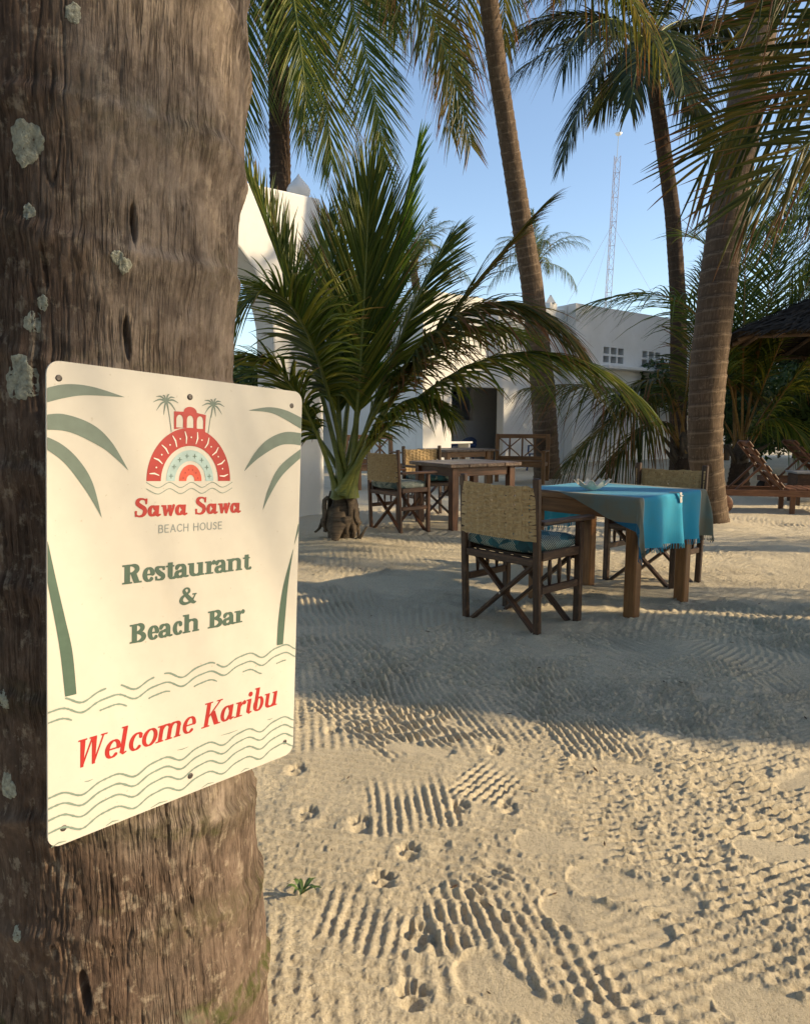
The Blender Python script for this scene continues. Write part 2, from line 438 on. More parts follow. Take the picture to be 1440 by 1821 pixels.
for a, b, w, h in (((560, 1200), (1010, 1290), .5, .006), ((760, 1215), (1140, 1265), .42, .006), ((1230, 1330), (1480, 1300), .62, .007),
                   ((1010, 1440), (1420, 1400), .62, .006), ((1190, 1560), (1500, 1480), .4, .006), ((1010, 1125), (1420, 1110), .26, .009),
                   ((1240, 1215), (1480, 1225), .2, .008), ((1190, 1065), (1460, 1060), .2, .008), ((560, 1190), (800, 1140), .34, .007),
                   ((900, 1370), (1240, 1410), .34, .006), ((1060, 1360), (1330, 1390), .3, .006)):
    RAKES.append((gnd(*a)[:2], gnd(*b)[:2], w, h))
for a, b, w, h in (((735, 1480), (715, 1395), .30, .0065), ((690, 1690), (700, 1592), .52, .0055), ((900, 1690), (860, 1585), .36, .0075),
                   ((830, 1420), (900, 1372), .2, .008), ((1000, 1800), (960, 1690), .3, .006), ((890, 1595), (830, 1560), .2, .008)):
    RAKES.append((gnd(*a)[:2], gnd(*b)[:2], w, h))
MOUNDS = [(-.63, 6.6, .55, .07), (3.6, 7.95, .55, .06), (3.3, 14.6, .9, .10), (5.6, 11.2, .9, .14), (.78, 3.72, .10, .018), (1.04, 3.98, .09, .012),
          (1.38, 4.06, .11, .014), (1.83, 4.47, .1, .012), (-.42, 1.12, .34, .03), (1.95, 4.86, .09, .012)]
def sand_h(x, y):
    x = np.asarray(x, float); y = np.asarray(y, float); sh = x.shape
    near = sstep(26, 8, np.hypot(x, y))
    z = (fbm(x * .55, y * .55, 1, 3) - .5) * .07 * near
    z += (fbm(x * 3.2, y * 3.2, 4, 3) - .5) * .022 * near
    fine = sstep(15, 6, y) * (np.abs(x) < 9)
    # patchy clumps of loose grains, strongest to the right of the path
    m = sstep(.2, .75, fbm(x * 1.7, y * 1.7, 9, 2)) * .45 + 1.2 * sstep(.45, 1.1, x + .25 * (y - 1.6)) * sstep(3.4, 2.2, y) * sstep(1.05, 1.35, y)
    cl = np.abs(fbm(x * 62, y * 62, 12, 3) - .5) * 2
    crumb = np.clip(fbm(x * 75, y * 75, 12, 3) - .42, 0, 1) * 3.2
    big = np.clip(fbm(x * 38, y * 38, 17, 3) - .5, 0, 1) * 3.0
    z += (crumb * .0048 + big * .0045) * np.clip(m + .22, 0, 1.25) * fine + (fbm(x * 150, y * 150, 15, 2) - .5) * .0034 * fine
    z += (fbm(x * 13, y * 13, 19, 3) - .5) * .012 * np.clip(m, .3, 1.0) * fine
    # faint old rake lines over the whole yard, worn away in patches
    for ang, sp, sd_, am in ((R(166), .036, 71, .0034), (R(20), .034, 73, .0026), (R(98), .038, 76, .0024)):
        w_ = -x * math.sin(ang) + y * math.cos(ang) + .02 * (fbm(x * 1.6, y * 1.6, sd_, 2) - .5) + .05 * np.sin(x * 1.3 + y)
        mk_ = sstep(.50, .58, fbm(x * 1.15 + sd_, y * 1.5, sd_ + 1, 3))
        z += am * mk_ * np.cos(w_ / (sp * (1 + .4 * sstep(3, 5, y))) * 2 * math.pi) * (.5 + fbm(x * 20, y * 20, sd_ + 2, 2)) * fine * sstep(12, 7, y)
    # scattered small dents
    z -= .010 * np.clip(fbm(x * 9, y * 9, 79, 2) - .66, 0, 1) / .34 * fine
    for p0, p1, w, h in RAKES:
        d = p1 - p0; L = np.linalg.norm(d); d = d / L; c = (p0 + p1) / 2
        sel = (np.abs(x - c[0]) < L) & (np.abs(y - c[1]) < L)
        if not sel.any(): continue
        xx, yy = x[sel], y[sel]
        u = (xx - p0[0]) * d[0] + (yy - p0[1]) * d[1]; v = -(xx - p0[0]) * d[1] + (yy - p0[1]) * d[0]
        v = v + .012 * np.sin(u * 7 + p0[0] * 9) + .006 * (fbm(u * 9, v * 2, 23, 2) - .5)
        e = .02 * (vnoise(v * 33, v * 0, 31) - .5)
        brk = .10 * (fbm(xx * 11, yy * 11, 33, 3) - .5)
        mk = sstep(w / 2 + .01, w / 2 - .025, np.abs(v) + brk * .35) * sstep(-.03, .03, u + e + brk) * sstep(L + .06, L - .14, u + e - brk)
        n = max(4, round(w / (.03 if c[1] < 3.2 else .042))); pat = np.cos(v / w * n * 2 * math.pi)
        pat = np.sign(pat) * np.abs(pat) ** .8
        wob = np.clip(.15 + 1.5 * (fbm(xx * 7, yy * 7, 27, 3) - .22), 0, 1.2)
        pat = pat + .9 * (fbm(xx * 70, yy * 70, 29, 2) - .5)
        z[sel] += mk * (pat * h * wob - .002) + .005 * h / .01 * np.exp(-((u - L) / .03) ** 2) * sstep(w / 2 + .01, w / 2 - .02, np.abs(v))
    for (px, py), a, L in FEET:
        c = gnd(px, py)
        sel = np.hypot(x - c[0], y - c[1]) < L
        if not sel.any(): continue
        d = sole(x[sel], y[sel], c[0], c[1], R(a), L, None) + .006 * (vnoise(x[sel] * 30, y[sel] * 30, 41) - .5)
        d = d + .010 * (fbm(x[sel] * 18, y[sel] * 18, 48, 2) - .5)
        k = sstep(.012, -.014, d) * (.55 + .45 * sstep(.3, .55, fbm(x[sel] * 6, y[sel] * 6, 49, 2))); zz = z[sel]
        flat = (fbm(x[sel] * .55, y[sel] * .55, 1, 3) - .5) * .07 - .006 + (fbm(x[sel] * 9, y[sel] * 9, 44, 2) - .5) * .010 + (vnoise(x[sel] * 90, y[sel] * 90, 3) - .5) * .0012
        z[sel] = zz * (1 - k) + flat * k + .0022 * np.exp(-((d - .014) / .011) ** 2) * (.2 + 1.6 * vnoise(x[sel] * 40, y[sel] * 40, 47))
    for px, py, a in PAWS:
        c = gnd(px, py); sel = np.hypot(x - c[0], y - c[1]) < .16
        if not sel.any(): continue
        dx, dy = x[sel] - c[0], y[sel] - c[1]; ca, sa = math.cos(R(a)), math.sin(R(a))
        pk = 1.12 + .5 * vnoise(np.array([px * .37]), np.array([py * .53]), 5)[0]; u = (dx * ca + dy * sa) * pk; v = (-dx * sa + dy * ca) * pk; u = u + .008 * (fbm(dx * 40, dy * 40, 57, 2) - .5); q = np.zeros(u.shape)
        for pu, pv, ru, rv in ((-.022, 0, .026, .03), (.02, .026, .02, .013), (.036, .009, .021, .012), (.036, -.011, .021, .012), (.02, -.028, .02, .013)):
            q = np.maximum(q, np.exp(-(((u - pu) / ru) ** 2 + ((v - pv) / rv) ** 2) ** 1.6))
        z[sel] += -.015 * q + .0025 * np.exp(-((np.hypot(u, v) - .066) / .016) ** 2) * (.5 + vnoise(u * 60, v * 60, 55))
    for cx, cy, r, h in MOUNDS:
        z += h * np.exp(-((x - cx) ** 2 + (y - cy) ** 2) / r ** 2)
    z += .16 * np.exp(-((y - 19 - .25 * x) / 2.2) ** 2) * sstep(2, 6, x)        # low bank before the house
    return z
GZ = sand_h(GX, GY)
nr, nc = GX.shape
ii = np.arange(nr * nc).reshape(nr, nc)
quads = np.stack([ii[:-1, :-1], ii[:-1, 1:], ii[1:, 1:], ii[1:, :-1]], -1).reshape(-1, 4)
ground = mesh_np('sand_ground', np.stack([GX, GY, GZ], -1).reshape(-1, 3), quads, M['sand'], smooth=True)
tag(ground, 'raked pale coral sand covering the yard', kind='structure')
def zg(x, y): return float(sand_h(np.array([x]), np.array([y]))[0])

# ------------------------------------------------------------------ buildings
def extrude_poly(name, outline, y0, y1, mat, parent, bev=.02):
    n = len(outline)
    V = [(x, y0, z) for x, z in outline] + [(x, y1, z) for x, z in outline]
    Fs = [list(range(n)), list(range(n, 2 * n))[::-1]] + [[i, i + n, (i + 1) % n + n, (i + 1) % n] for i in range(n)]
    o = mesh_np(name, V, Fs, mat, parent)
    import bmesh
    bm = bmesh.new(); bm.from_mesh(o.data); bmesh.ops.recalc_face_normals(bm, faces=bm.faces); bm.to_mesh(o.data); bm.free()
    if bev:
        md = o.modifiers.new('soft_edge', 'BEVEL'); md.width = bev; md.segments = 2; md.limit_method = 'ANGLE'; md.angle_limit = R(40)
    return o
def holed_wall(name, x0, x1, z0, z1, holes, y0, y1, mat, parent):
    xs = sorted({x0, x1, *[h[0] for h in holes], *[h[1] for h in holes]})
    zs = sorted({z0, z1, *[h[2] for h in holes], *[h[3] for h in holes]})
    def solid(i, j):
        if i < 0 or j < 0 or i >= len(xs) - 1 or j >= len(zs) - 1: return False
        cx, cz = (xs[i] + xs[i + 1]) / 2, (zs[j] + zs[j + 1]) / 2
        return not any(a < cx < b and c < cz < d for a, b, c, d in holes)
    idx = {}; V = []; Fs = []
    def vi(i, j, k):
        if (i, j, k) not in idx: idx[(i, j, k)] = len(V); V.append((xs[i], (y0, y1)[k], zs[j]))
        return idx[(i, j, k)]
    for i in range(len(xs) - 1):
        for j in range(len(zs) - 1):
            if not solid(i, j): continue
            Fs.append([vi(i, j, 0), vi(i + 1, j, 0), vi(i + 1, j + 1, 0), vi(i, j + 1, 0)])
            Fs.append([vi(i, j, 1), vi(i, j + 1, 1), vi(i + 1, j + 1, 1), vi(i + 1, j, 1)])
            if not solid(i - 1, j): Fs.append([vi(i, j, 0), vi(i, j + 1, 0), vi(i, j + 1, 1), vi(i, j, 1)])
            if not solid(i + 1, j): Fs.append([vi(i + 1, j, 0), vi(i + 1, j, 1), vi(i + 1, j + 1, 1), vi(i + 1, j + 1, 0)])
            if not solid(i, j - 1): Fs.append([vi(i, j, 0), vi(i, j, 1), vi(i + 1, j, 1), vi(i + 1, j, 0)])
            if not solid(i, j + 1): Fs.append([vi(i, j + 1, 0), vi(i + 1, j + 1, 0), vi(i + 1, j + 1, 1), vi(i, j + 1, 1)])
    return mesh_np(name, V, Fs, mat, parent)
ROT = math.atan2(.6, .8)
FINIAL = [(.001, .335), (.012, .315), (.03, .285), (.075, .235), (.125, .18), (.148, .135), (.142, .085), (.115, .045), (.088, .028), (.10, .02), (.105, 0)][::-1]

gate = thing('arched_gateway', 'whitewashed arched gateway with onion-shaped finial behind the young palm', 'gateway', (-1.06, 9.03, -.05), ROT)
W_ = .69; RAD = 1.4
out = [(0, 0), (0, 4.05), (-2 * W_ - 2 * RAD, 4.05), (-2 * W_ - 2 * RAD, 0), (-W_ - 2 * RAD, 0), (-W_ - 2 * RAD, 2.3)]
out += [(-W_ - RAD + RAD * math.cos(math.pi - k * math.pi / 28), 2.3 + RAD * math.sin(k * math.pi / 28)) for k in range(1, 28)]
out += [(-W_, 2.3), (-W_, 0)]
extrude_poly('wall', out, 0, .5, M['plaster'], gate, .025)
for fx in (-.17, -2 * W_ - 2 * RAD + .17):
    b = MB().lathe(FINIAL, 24, (fx, .25, 4.05)); b.build('finial', M['plaster'], gate, True)

hs = thing('white_house', 'white plastered house with pierced vent blocks behind the tables', 'house', (4.67, 19.3, -.1), ROT)
vh = []
for x0, x1 in ((1.22, 2.24), (3.09, 4.1)):
    cw = (x1 - x0) / 3
    for i in range(3):
        for z0, z1 in ((3.08, 3.27), (3.33, 3.52)):
            vh.append((x0 + i * cw + .04, x0 + (i + 1) * cw - .04, z0, z1))
holed_wall('front_wall', 0, 9, 0, 4.6, vh + [(3.1, 3.92, 1.3, 2.72)], 0, .28, M['plaster'], hs)
holed_wall('porch_wall', -5, -.002, 0, 4.45, [(-4.1, -2.3, 0, 2.25)], .4, .65, M['plaster'], hs)
b = MB(); b.cbox((.126, 1.5, 2.3), (.25, 2.4, 4.59), ch=.01); b.build('corner_wall', M['plaster'], hs)
b = MB(); b.cbox((-4.872, 3.6, 2.2), (.25, 5.88, 4.4), ch=.01); b.build('side_wall', M['plaster'], hs)
b = MB(); b.cbox((2, 6.7, 2.2), (14.2, .25, 4.4), ch=.01); b.build('rear_wall', M['plaster'], hs)
b = MB(); b.cbox((8.87, 3.42, 2.2), (.25, 6.26, 4.4), ch=.01); b.build('side_wall', M['plaster'], hs)
b = MB(); b.cbox((2, 3.5, 4.1), (13.4, 5.6, .2), ch=.01); b.build('roof_slab', M['grey_wall'], hs)
b = MB(); b.cbox((4.6, -.17, 2.93), (7.0, .335, .09), ch=.01); b.build('ledge', M['plaster'], hs)
holed_wall('inner_wall', -4.74, -.26, 0, 4.0, [(-4.3, -2.0, 1.42, 2.35)], 1.9, 2.05, M['grey_wall'], hs)
b = MB(); b.cbox((-3.2, 1.27, 2.45), (3.0, 1.2, .1), ch=.005); b.build('porch_ceiling', M['grey_wall'], hs)
w = empty('window', (0, 0, 0), 0, hs)
b = MB()
for x in (3.14, 3.51, 3.88): b.bar((x, .16, 1.302), (x, .16, 2.718), .05, .05)
for z in (1.33, 2.69): b.bar((3.17, .16, z), (3.85, .16, z), .05, .05)
b.build('frame', M['wood_dark'], w)
b = MB(); b.cbox((3.51, .2, 2.0), (.7, .008, 1.32), ch=.001); b.build('dark_sheet', M['dark_void'], w)  # opaque sheet; the darkness of the room behind is its colour
b = MB(); b.cbox((-.45, .52, 4.53), (.3, .24, .16), ch=.01); b.lathe([(.19, 4.611), (.15, 4.66), (.02, 4.84)], 4, (-.45, .52, 0)); b.build('finial', M['plaster'], hs)
hsM = Matrix.Translation((4.67, 19.3, -.1)) @ Matrix.Rotation(ROT, 4, 'Z')
def hloc(x, y, z): return hsM @ Vector((x, y, z))

# porch things
ct = thing('counter_table', 'low white counter under the mint bucket in the porch', 'counter', hloc(-3.6, .95, .1), ROT)
b = MB(); b.cbox((0, 0, .74), (1.0, .5, .05)); b.build('top', M['white_paint'], ct)
for x in (-.42, .42):
    b = MB(); b.cbox((x, 0, .36), (.06, .42, .7)); b.build('leg', M['white_paint'], ct)
bk = thing('bucket', 'pale mint plastic bucket standing on the white counter', 'bucket', hloc(-3.85, .95, .866), ROT)
b = MB(); b.lathe([(.13, 0), (.135, .004), (.175, .31), (.185, .315), (.185, .33), (.168, .33), (.13, .02), (.001, .018)], 24); b.build('body', M['mint_plastic'], bk, True)
b = MB(); b.tube([(.18 * math.cos(a), .18 * math.sin(a) * .25 - .1, .31 - .12 * math.sin(a)) for a in np.linspace(0, math.pi, 12)], .006, 6); b.build('handle', M['steel'], bk, True)
for i, (x, y, rz, lab) in enumerate(((-2.95, 1.25, 2.5, 'navy blue plastic chair left of the lattice bench back, in the porch'), (-1.95, -.6, .6, 'navy blue plastic chair partly behind the dark palm trunk by the house'))):
    p = hloc(x, y, 0); c = thing('plastic_chair', lab, 'chair', (p.x, p.y, zg(p.x, p.y) if y < 0 else .0), rz, 'blue plastic chairs')
    b = MB(); b.cbox((0, 0, .43), (.46, .44, .03), ch=.012); b.build('seat', M['blue_plastic'], c)
    nb = 9; V = []
    for j in range(2):
        for k in range(nb):
            a = -1 + 2 * k / (nb - 1)
            for d in (0, .02): V.append((a * .23, -.24 - .07 * (1 - a * a) - .06 * j - d, .45 + j * (.42 - .10 * a * a)))
    g = lambda j, k, d: (j * nb + k) * 2 + d
    Fs = []
    for k in range(nb - 1):
        Fs += [[g(0, k, 0), g(0, k + 1, 0), g(1, k + 1, 0), g(1, k, 0)], [g(0, k, 1), g(1, k, 1), g(1, k + 1, 1), g(0, k + 1, 1)], [g(1, k, 0), g(1, k + 1, 0), g(1, k + 1, 1), g(1, k, 1)], [g(0, k, 0), g(0, k, 1), g(0, k + 1, 1), g(0, k + 1, 0)]]
    for k, jj in ((0, 1), (nb - 1, 1)): Fs.append([g(0, k, 0), g(1, k, 0), g(1, k, 1), g(0, k, 1)])
    mesh_np('backrest', V, Fs, M['blue_plastic'], c)
    for sx in (-1, 1):
        for sy in (-1, 1):
            b = MB(); b.bar((sx * .19, sy * .18, .42), (sx * .24, sy * .23, 0), .045, .035); b.build('leg', M['blue_plastic'], c)
    for sx in (-1, 1):
        b = MB(); b.bar((sx * .25, -.25, .66), (sx * .25, .18, .64), .05, .03); b.bar((sx * .25, .17, .63), (sx * .235, .2, .43), .04, .03); b.build('armrest', M['blue_plastic'], c)
ps = thing('wall_poster', 'pale framed picture on the grey porch back wall', 'picture', hloc(-2.9, 1.885, 1.0), ROT)
b = MB(); b.cbox((0, -.02, .16), (.62, .03, .34), ch=.004); b.build('frame', plain('poster_frame', (.55, .56, .56), .6), ps)
def m_poster():
    m, nt, b, _ = newmat('poster_print'); v = coords(nt); f = noise(nt, v, 5, 3)
    nt.links.new(ramp(nt, f, [(.4, (.42, .5, .52)), (.5, (.6, .58, .5)), (.62, (.5, .45, .4))]), b.inputs['Base Color']); return m
b = MB(); b.cbox((0, -.039, .16), (.54, .006, .27), ch=.001); b.build('print', m_poster(), ps)

# ------------------------------------------------------------------ lattice mast far behind
mp0 = at(1073, 640, 62); mp1 = at(1097, 277, 60)
mast = thing('radio_mast', 'slender guyed lattice radio mast rising behind the house', 'mast', tuple(mp0))
ax = mp1 - mp0; H_m = np.linalg.norm(ax); dm, xm, ym = frame(ax)
r_m = .30; corner = [(xm * math.cos(a) + ym * math.sin(a)) * r_m for a in (R(90), R(210), R(330))]
for c in corner:
    b = MB(); b.tube([c, c + ax], .024, 6); b.build('mast_leg', M['mast_paint'], mast)
nb = int(H_m / .62)
b = MB()
for k in range(nb):
    for i in range(3):
        c0, c1 = corner[i], corner[(i + 1) % 3]
        if k % 2: c0, c1 = c1, c0
        b.tube([c0 + ax * k / nb, c1 + ax * (k + 1) / nb], .012, 4, False)
        if k % 3 == 0: b.tube([c0 + ax * k / nb, c1 + ax * k / nb], .012, 4, False)
o = b.build('lattice', M['mast_paint'], mast); o['kind'] = 'stuff'
b = MB(); b.tube([ax + dm * -.5, ax + dm * 1.6], .03, 6); b.build('top_pole', M['steel'], mast)
tp = ax + dm * 1.6
b = MB(); b.lathe([(.02, -.1), (.2, -.02), (.3, .12), (.28, .12), (.18, 0), (.001, -.05)], 14, tp); b.build('antenna_dish', M['white_paint'], mast, True)
for frac, off in ((.68, (-9, 3, 0)), (.68, (-5.5, -6, 0)), (.68, (12.5, 2, 0)), (.2, (-4, 2, 0)), (.2, (4, 2, 0))):
    p0 = ax * frac; p1 = np.array(off) * (1 if frac > .5 else 1) + np.array([0, 0, -6.0 if frac > .5 else -2.])
    b = MB(); b.tube([p0, p1], .013, 4); b.build('guy_wire', M['wire'], mast)

# ------------------------------------------------------------------ palms
def frond_geo(P, S, n=70, s0=.2, lmax=.75, wid=.022, droop=.35, vang=15, a0=62, a1=22, seg=4, fold=True, seed=0, rbase=.028, gap=0., stiff=1.0, wild=.12):
    """P: rachis points; S: side vector.  Returns verts, quads, leaf attribute, material index"""
    g = np.random.default_rng(seed)
    P = np.asarray(P, float); m = len(P)
    cum = np.concatenate([[0], np.cumsum(np.linalg.norm(np.diff(P, axis=0), axis=1))]); Ltot = cum[-1]; cum /= Ltot
    T = np.gradient(P, axis=0); T /= np.linalg.norm(T, axis=1)[:, None]
    S = np.asarray(S, float) / np.linalg.norm(S)
    s = np.linspace(s0, 1.0, n); V = []; A = []; Fq = []; base = 0
    pos = np.stack([np.interp(s, cum, P[:, i]) for i in range(3)], 1)
    tan = np.stack([np.interp(s, cum, T[:, i]) for i in range(3)], 1); tan /= np.linalg.norm(tan, axis=1)[:, None]
    q = (s - s0) / (1 - s0)
    ll = lmax * np.clip(.45 + 1.9 * q, 0, 1) * (1 - .62 * np.clip(q - .45, 0, 1) ** 1.3 / .55 ** 1.3 * .9)
    t = np.linspace(0, 1, seg + 1)
    prof = np.minimum(1, .45 + t * 4) * np.clip(1 - t, 0, 1) ** .55; prof[-1] = .06
    for sg in (-1, 1):
        side = S * sg
        N = np.cross(np.broadcast_to(S, tan.shape), tan); N *= np.sign(N[:, 2:3] + 1e-6) if abs(tan[:, 2]).mean() < .8 else 1
        keep = g.random(n) > gap
        rr = g.random(n); l = ll * (1 + wild * (g.random(n) - .5) * 2)
        al = np.radians(a0 + (a1 - a0) * q + g.normal(0, 3 + 18 * wild, n)); va = np.radians(vang + g.normal(0, 4 + 30 * wild, n))
        D = tan * np.cos(al)[:, None] + (side[None] * np.cos(va)[:, None] + N * np.sin(va)[:, None]) * np.sin(al)[:, None]
        D /= np.linalg.norm(D, axis=1)[:, None]
        Wv = tan - D * (tan * D).sum(1)[:, None]; Wv /= np.linalg.norm(Wv, axis=1)[:, None] + 1e-9
        Nl = np.cross(D, Wv)
        dr = droop * (.55 + .9 * g.random(n)) * np.clip(1.1 - .3 * q, 0, 2)
        tt = t[None, :, None]
        C = pos[:, None] + D[:, None] * (l[:, None, None] * tt) + np.array([0, 0, -1.]) * (dr * l)[:, None, None] * tt ** 2.1
        # keep leaflet length: shrink when drooping hard
        w = wid * (1 - .35 * q)[:, None] * prof[None]
        off = Wv[:, None] * w[..., None]
        if fold:
            R3 = np.stack([C - off, C - Nl[:, None] * (.55 * w)[..., None], C + off], 2)
        else: R3 = np.stack([C - off, C + off], 2)
        R3 = R3[keep]; k = R3.shape[0]; ac = R3.shape[2]
        V.append(R3.reshape(-1, 3))
        at_ = np.zeros((k, seg + 1, ac, 4)); at_[..., 0] = t[None, :, None]; at_[..., 1] = rr[keep][:, None, None]; at_[..., 2] = q[keep][:, None, None]; at_[..., 3] = 1
        A.append(at_.reshape(-1, 4))
        idx = np.arange(k * (seg + 1) * ac).reshape(k, seg + 1, ac) + base
        Fq.append(np.stack([idx[:, :-1, :-1], idx[:, :-1, 1:], idx[:, 1:, 1:], idx[:, 1:, :-1]], -1).reshape(-1, 4))
        base += k * (seg + 1) * ac
    nl = sum(len(f) for f in Fq)
    # rachis: a flattened tapered tube
    na = 6; ring = []
    for i in range(m):
        N = np.cross(S, T[i]); r = rbase * (1 - .86 * cum[i] ** .7) * (1.0 + 1.1 * max(0, .10 - cum[i]) / .10)
        for k in range(na):
            a = 2 * math.pi * k / na; ring.append(P[i] + S * math.cos(a) * r * 1.15 + N * math.sin(a) * r * .8)
    V.append(np.array(ring)); A.append(np.tile([0, .5, .5, 1.], (m * na, 1)))
    idx = np.arange(m * na).reshape(m, na) + base
    Fq.append(np.stack([idx[:-1], np.roll(idx, -1, 1)[:-1], np.roll(idx, -1, 1)[1:], idx[1:]], -1).reshape(-1, 4))
    Fq = np.concatenate(Fq); mi = np.zeros(len(Fq), np.int32); mi[nl:] = 1
    return np.concatenate(V), Fq, np.concatenate(A), mi
def frond_obj(geo, mat, pet, parent, name='frond'):
    V, Fq, A, mi = geo
    gco = V * 1.0
    o = mesh_np(name, V, Fq, mat, parent, False, {'leaf': ('FLOAT_COLOR', A), 'gco': ('FLOAT_VECTOR', gco)})
    o.data.materials.append(pet); o.data.polygons.foreach_set('material_index', mi)
    sm = mi.astype(bool); o.data.polygons.foreach_set('use_smooth', sm)
    return o
def arc_rachis(L, e0, e1, m=22, pw=1.3):
    s = np.linspace(0, 1, m); e = np.radians(e0 + (e1 - e0) * s ** pw)
    d = np.stack([np.cos(e), np.zeros(m), np.sin(e)], 1) * (L / (m - 1))
    return np.concatenate([[[0, 0, 0]], np.cumsum(d[:-1], axis=0)])
def bez(P, m=24):
    P = [np.asarray(p, float) for p in P]; t = np.linspace(0, 1, m)[:, None]
    if len(P) == 3: return (1 - t) ** 2 * P[0] + 2 * t * (1 - t) * P[1] + t ** 2 * P[2]
    return (1 - t) ** 3 * P[0] + 3 * t * (1 - t) ** 2 * P[1] + 3 * t * t * (1 - t) * P[2] + t ** 3 * P[3]
LIB = {}
def lib(kind, mat, pet, n=62, fold=False, seg=4):
    key = (kind, mat, n)
    if key in LIB: return LIB[key]
    e0, e1, L, dr, vg = {'up': (82, 38, 3.4, .25, 25), 'mid': (66, -25, 4.0, .55, 10), 'out': (42, -48, 4.2, .85, 0),
                         'low': (12, -70, 4.2, .9, -10), 'hang': (-25, -84, 3.9, .7, -15), 'far': (30, -30, 4.0, .7, 5)}[kind[:-1] if kind[-1].isdigit() else kind]
    sd = abs(hash(kind)) % 97 if False else sum(map(ord, kind))
    geo = frond_geo(arc_rachis(L, e0, e1), (0, 1, 0), n=n, lmax=.85, wid=.025, droop=dr, vang=vg, seg=seg, fold=fold, seed=sd, s0=.16, rbase=.04, gap=.04, wild=.16)
    o = frond_obj(geo, M[mat], M[pet], None); me = o.data
    bpy.data.objects.remove(o); LIB[key] = me; return me
def trunk_mesh(P, rad, mat, parent, n=28, step=.035, ring=.13, amp=.03, flare=.12, seed=0, name='trunk'):
    g = np.random.default_rng(seed + 50)
    P = np.asarray(P, float); m0 = len(P)
    # Catmull-like resample
    d = np.concatenate([[0], np.cumsum(np.linalg.norm(np.diff(P, axis=0), axis=1))]); L = d[-1]
    m = int(L / step) + 2; s = np.linspace(0, L, m)
    from_np = np.stack([np.interp(s, d, P[:, i]) for i in range(3)], 1)
    k = max(3, int(.6 / step)); ker = np.ones(k) / k
    pad = np.pad(from_np, ((k, k), (0, 0)), mode='reflect', reflect_type='odd')
    C = np.stack([np.convolve(pad[:, i], ker, 'same') for i in range(3)], 1)[k:-k]
    r = np.interp(s, d, np.broadcast_to(rad, (m0,)))
    r = r * (1 + flare / max(rad[0], .1) * np.exp(-s / .22))
    T = np.gradient(C, axis=0); T /= np.linalg.norm(T, axis=1)[:, None]
    X = np.cross(T, (0, 1, 0)); X /= np.linalg.norm(X, axis=1)[:, None]; Y = np.cross(T, X)
    a = np.linspace(0, 2 * math.pi, n, endpoint=False)
    ph = s[:, None] / ring + .18 * np.sin(a[None] + s[:, None] * .7) + .5 * (fbm(s[:, None] * 1.3 + 0 * a[None], 0 * s[:, None] + a[None] * 0, seed, 2) - .5)
    saw = ph - np.floor(ph)
    rr = r[:, None] * (1 + amp * (saw ** 2 - .4) + .07 * (fbm(np.cos(a)[None] * 2 + 5 + 0 * s[:, None], np.sin(a)[None] * 2 + s[:, None] * 2.2, seed + 3, 3) - .5)
                       + .03 * (vnoise(a[None] * 6 + 0 * s[:, None], s[:, None] * 3, seed + 8) - .5))
    V = C[:, None] + X[:, None] * (np.cos(a)[None] * rr)[..., None] + Y[:, None] * (np.sin(a)[None] * rr)[..., None]
    G = np.stack([np.cos(a)[None] * rr, np.sin(a)[None] * rr, np.broadcast_to(s[:, None], rr.shape)], -1) + seed * 1.7
    idx = np.arange(m * n).reshape(m, n)
    Fq = np.stack([idx[:-1], np.roll(idx, -1, 1)[:-1], np.roll(idx, -1, 1)[1:], idx[1:]], -1).reshape(-1, 4)
    return mesh_np(name, V.reshape(-1, 3), Fq, mat, parent, True, {'gco': ('FLOAT_VECTOR', G.reshape(-1, 3)), 'scar': ('FLOAT', saw.ravel())})
def crown_heart(parent, top, r=.22, h=.7, n=14, seed=0, mat=None):
    g = random.Random(seed); b = MB()
    b.lathe([(.02, -.25), (r * .75, -.2), (r * .95, 0), (r * .8, h * .45), (r * .35, h * .85), (.01, h)], 14, top)
    for k in range(n):                                    # sheath stubs
        a = g.uniform(0, 6.28); e = g.uniform(.3, 1.3); l = g.uniform(.3, .6)
        d = np.array([math.cos(a) * math.cos(e), math.sin(a) * math.cos(e), math.sin(e)])
        p = np.array(top) + np.array([math.cos(a), math.sin(a), 0]) * r * .6 + np.array([0, 0, g.uniform(-.2, .2)])
        b.tube([p, p + d * l * .5, p + d * l], [.055, .045, .02], 6)
    return b.build('crown', mat or M['dead_sheath'], parent, True)
GA = 2.39996
def std_crown(parent, top, mat='leaf', pet='petiole', count=20, scale=1.0, seed=0, n=62, kinds=None, azs=None, n_old=3, fold=False):
    cr = crown_heart(parent, top, .2 * scale, .65 * scale, 10, seed)
    g = random.Random(seed)
    kinds = kinds or (['up'] * 3 + ['mid'] * 5 + ['out'] * 6 + ['low'] * 4 + ['hang'] * n_old)
    for k, kd in enumerate(kinds[:count] if len(kinds) >= count else kinds):
        az = azs[k] if azs else k * GA + g.uniform(-.25, .25) + seed
        me = lib(kd + str(k % 2), mat, pet, n)
        o = bpy.data.objects.new('frond', me); COL.objects.link(o); o.parent = cr
        sc_ = scale * g.uniform(.88, 1.1)
        o.matrix_local = Matrix.Translation(Vector(top) + Vector((0, 0, .1 * scale))) @ Matrix.Rotation(az, 4, 'Z') @ Matrix.Rotation(g.uniform(-.12, .12), 4, 'X') @ Matrix.Rotation(g.uniform(-.1, .1), 4, 'Y') @ Matrix.Scale(sc_, 4)
    return cr
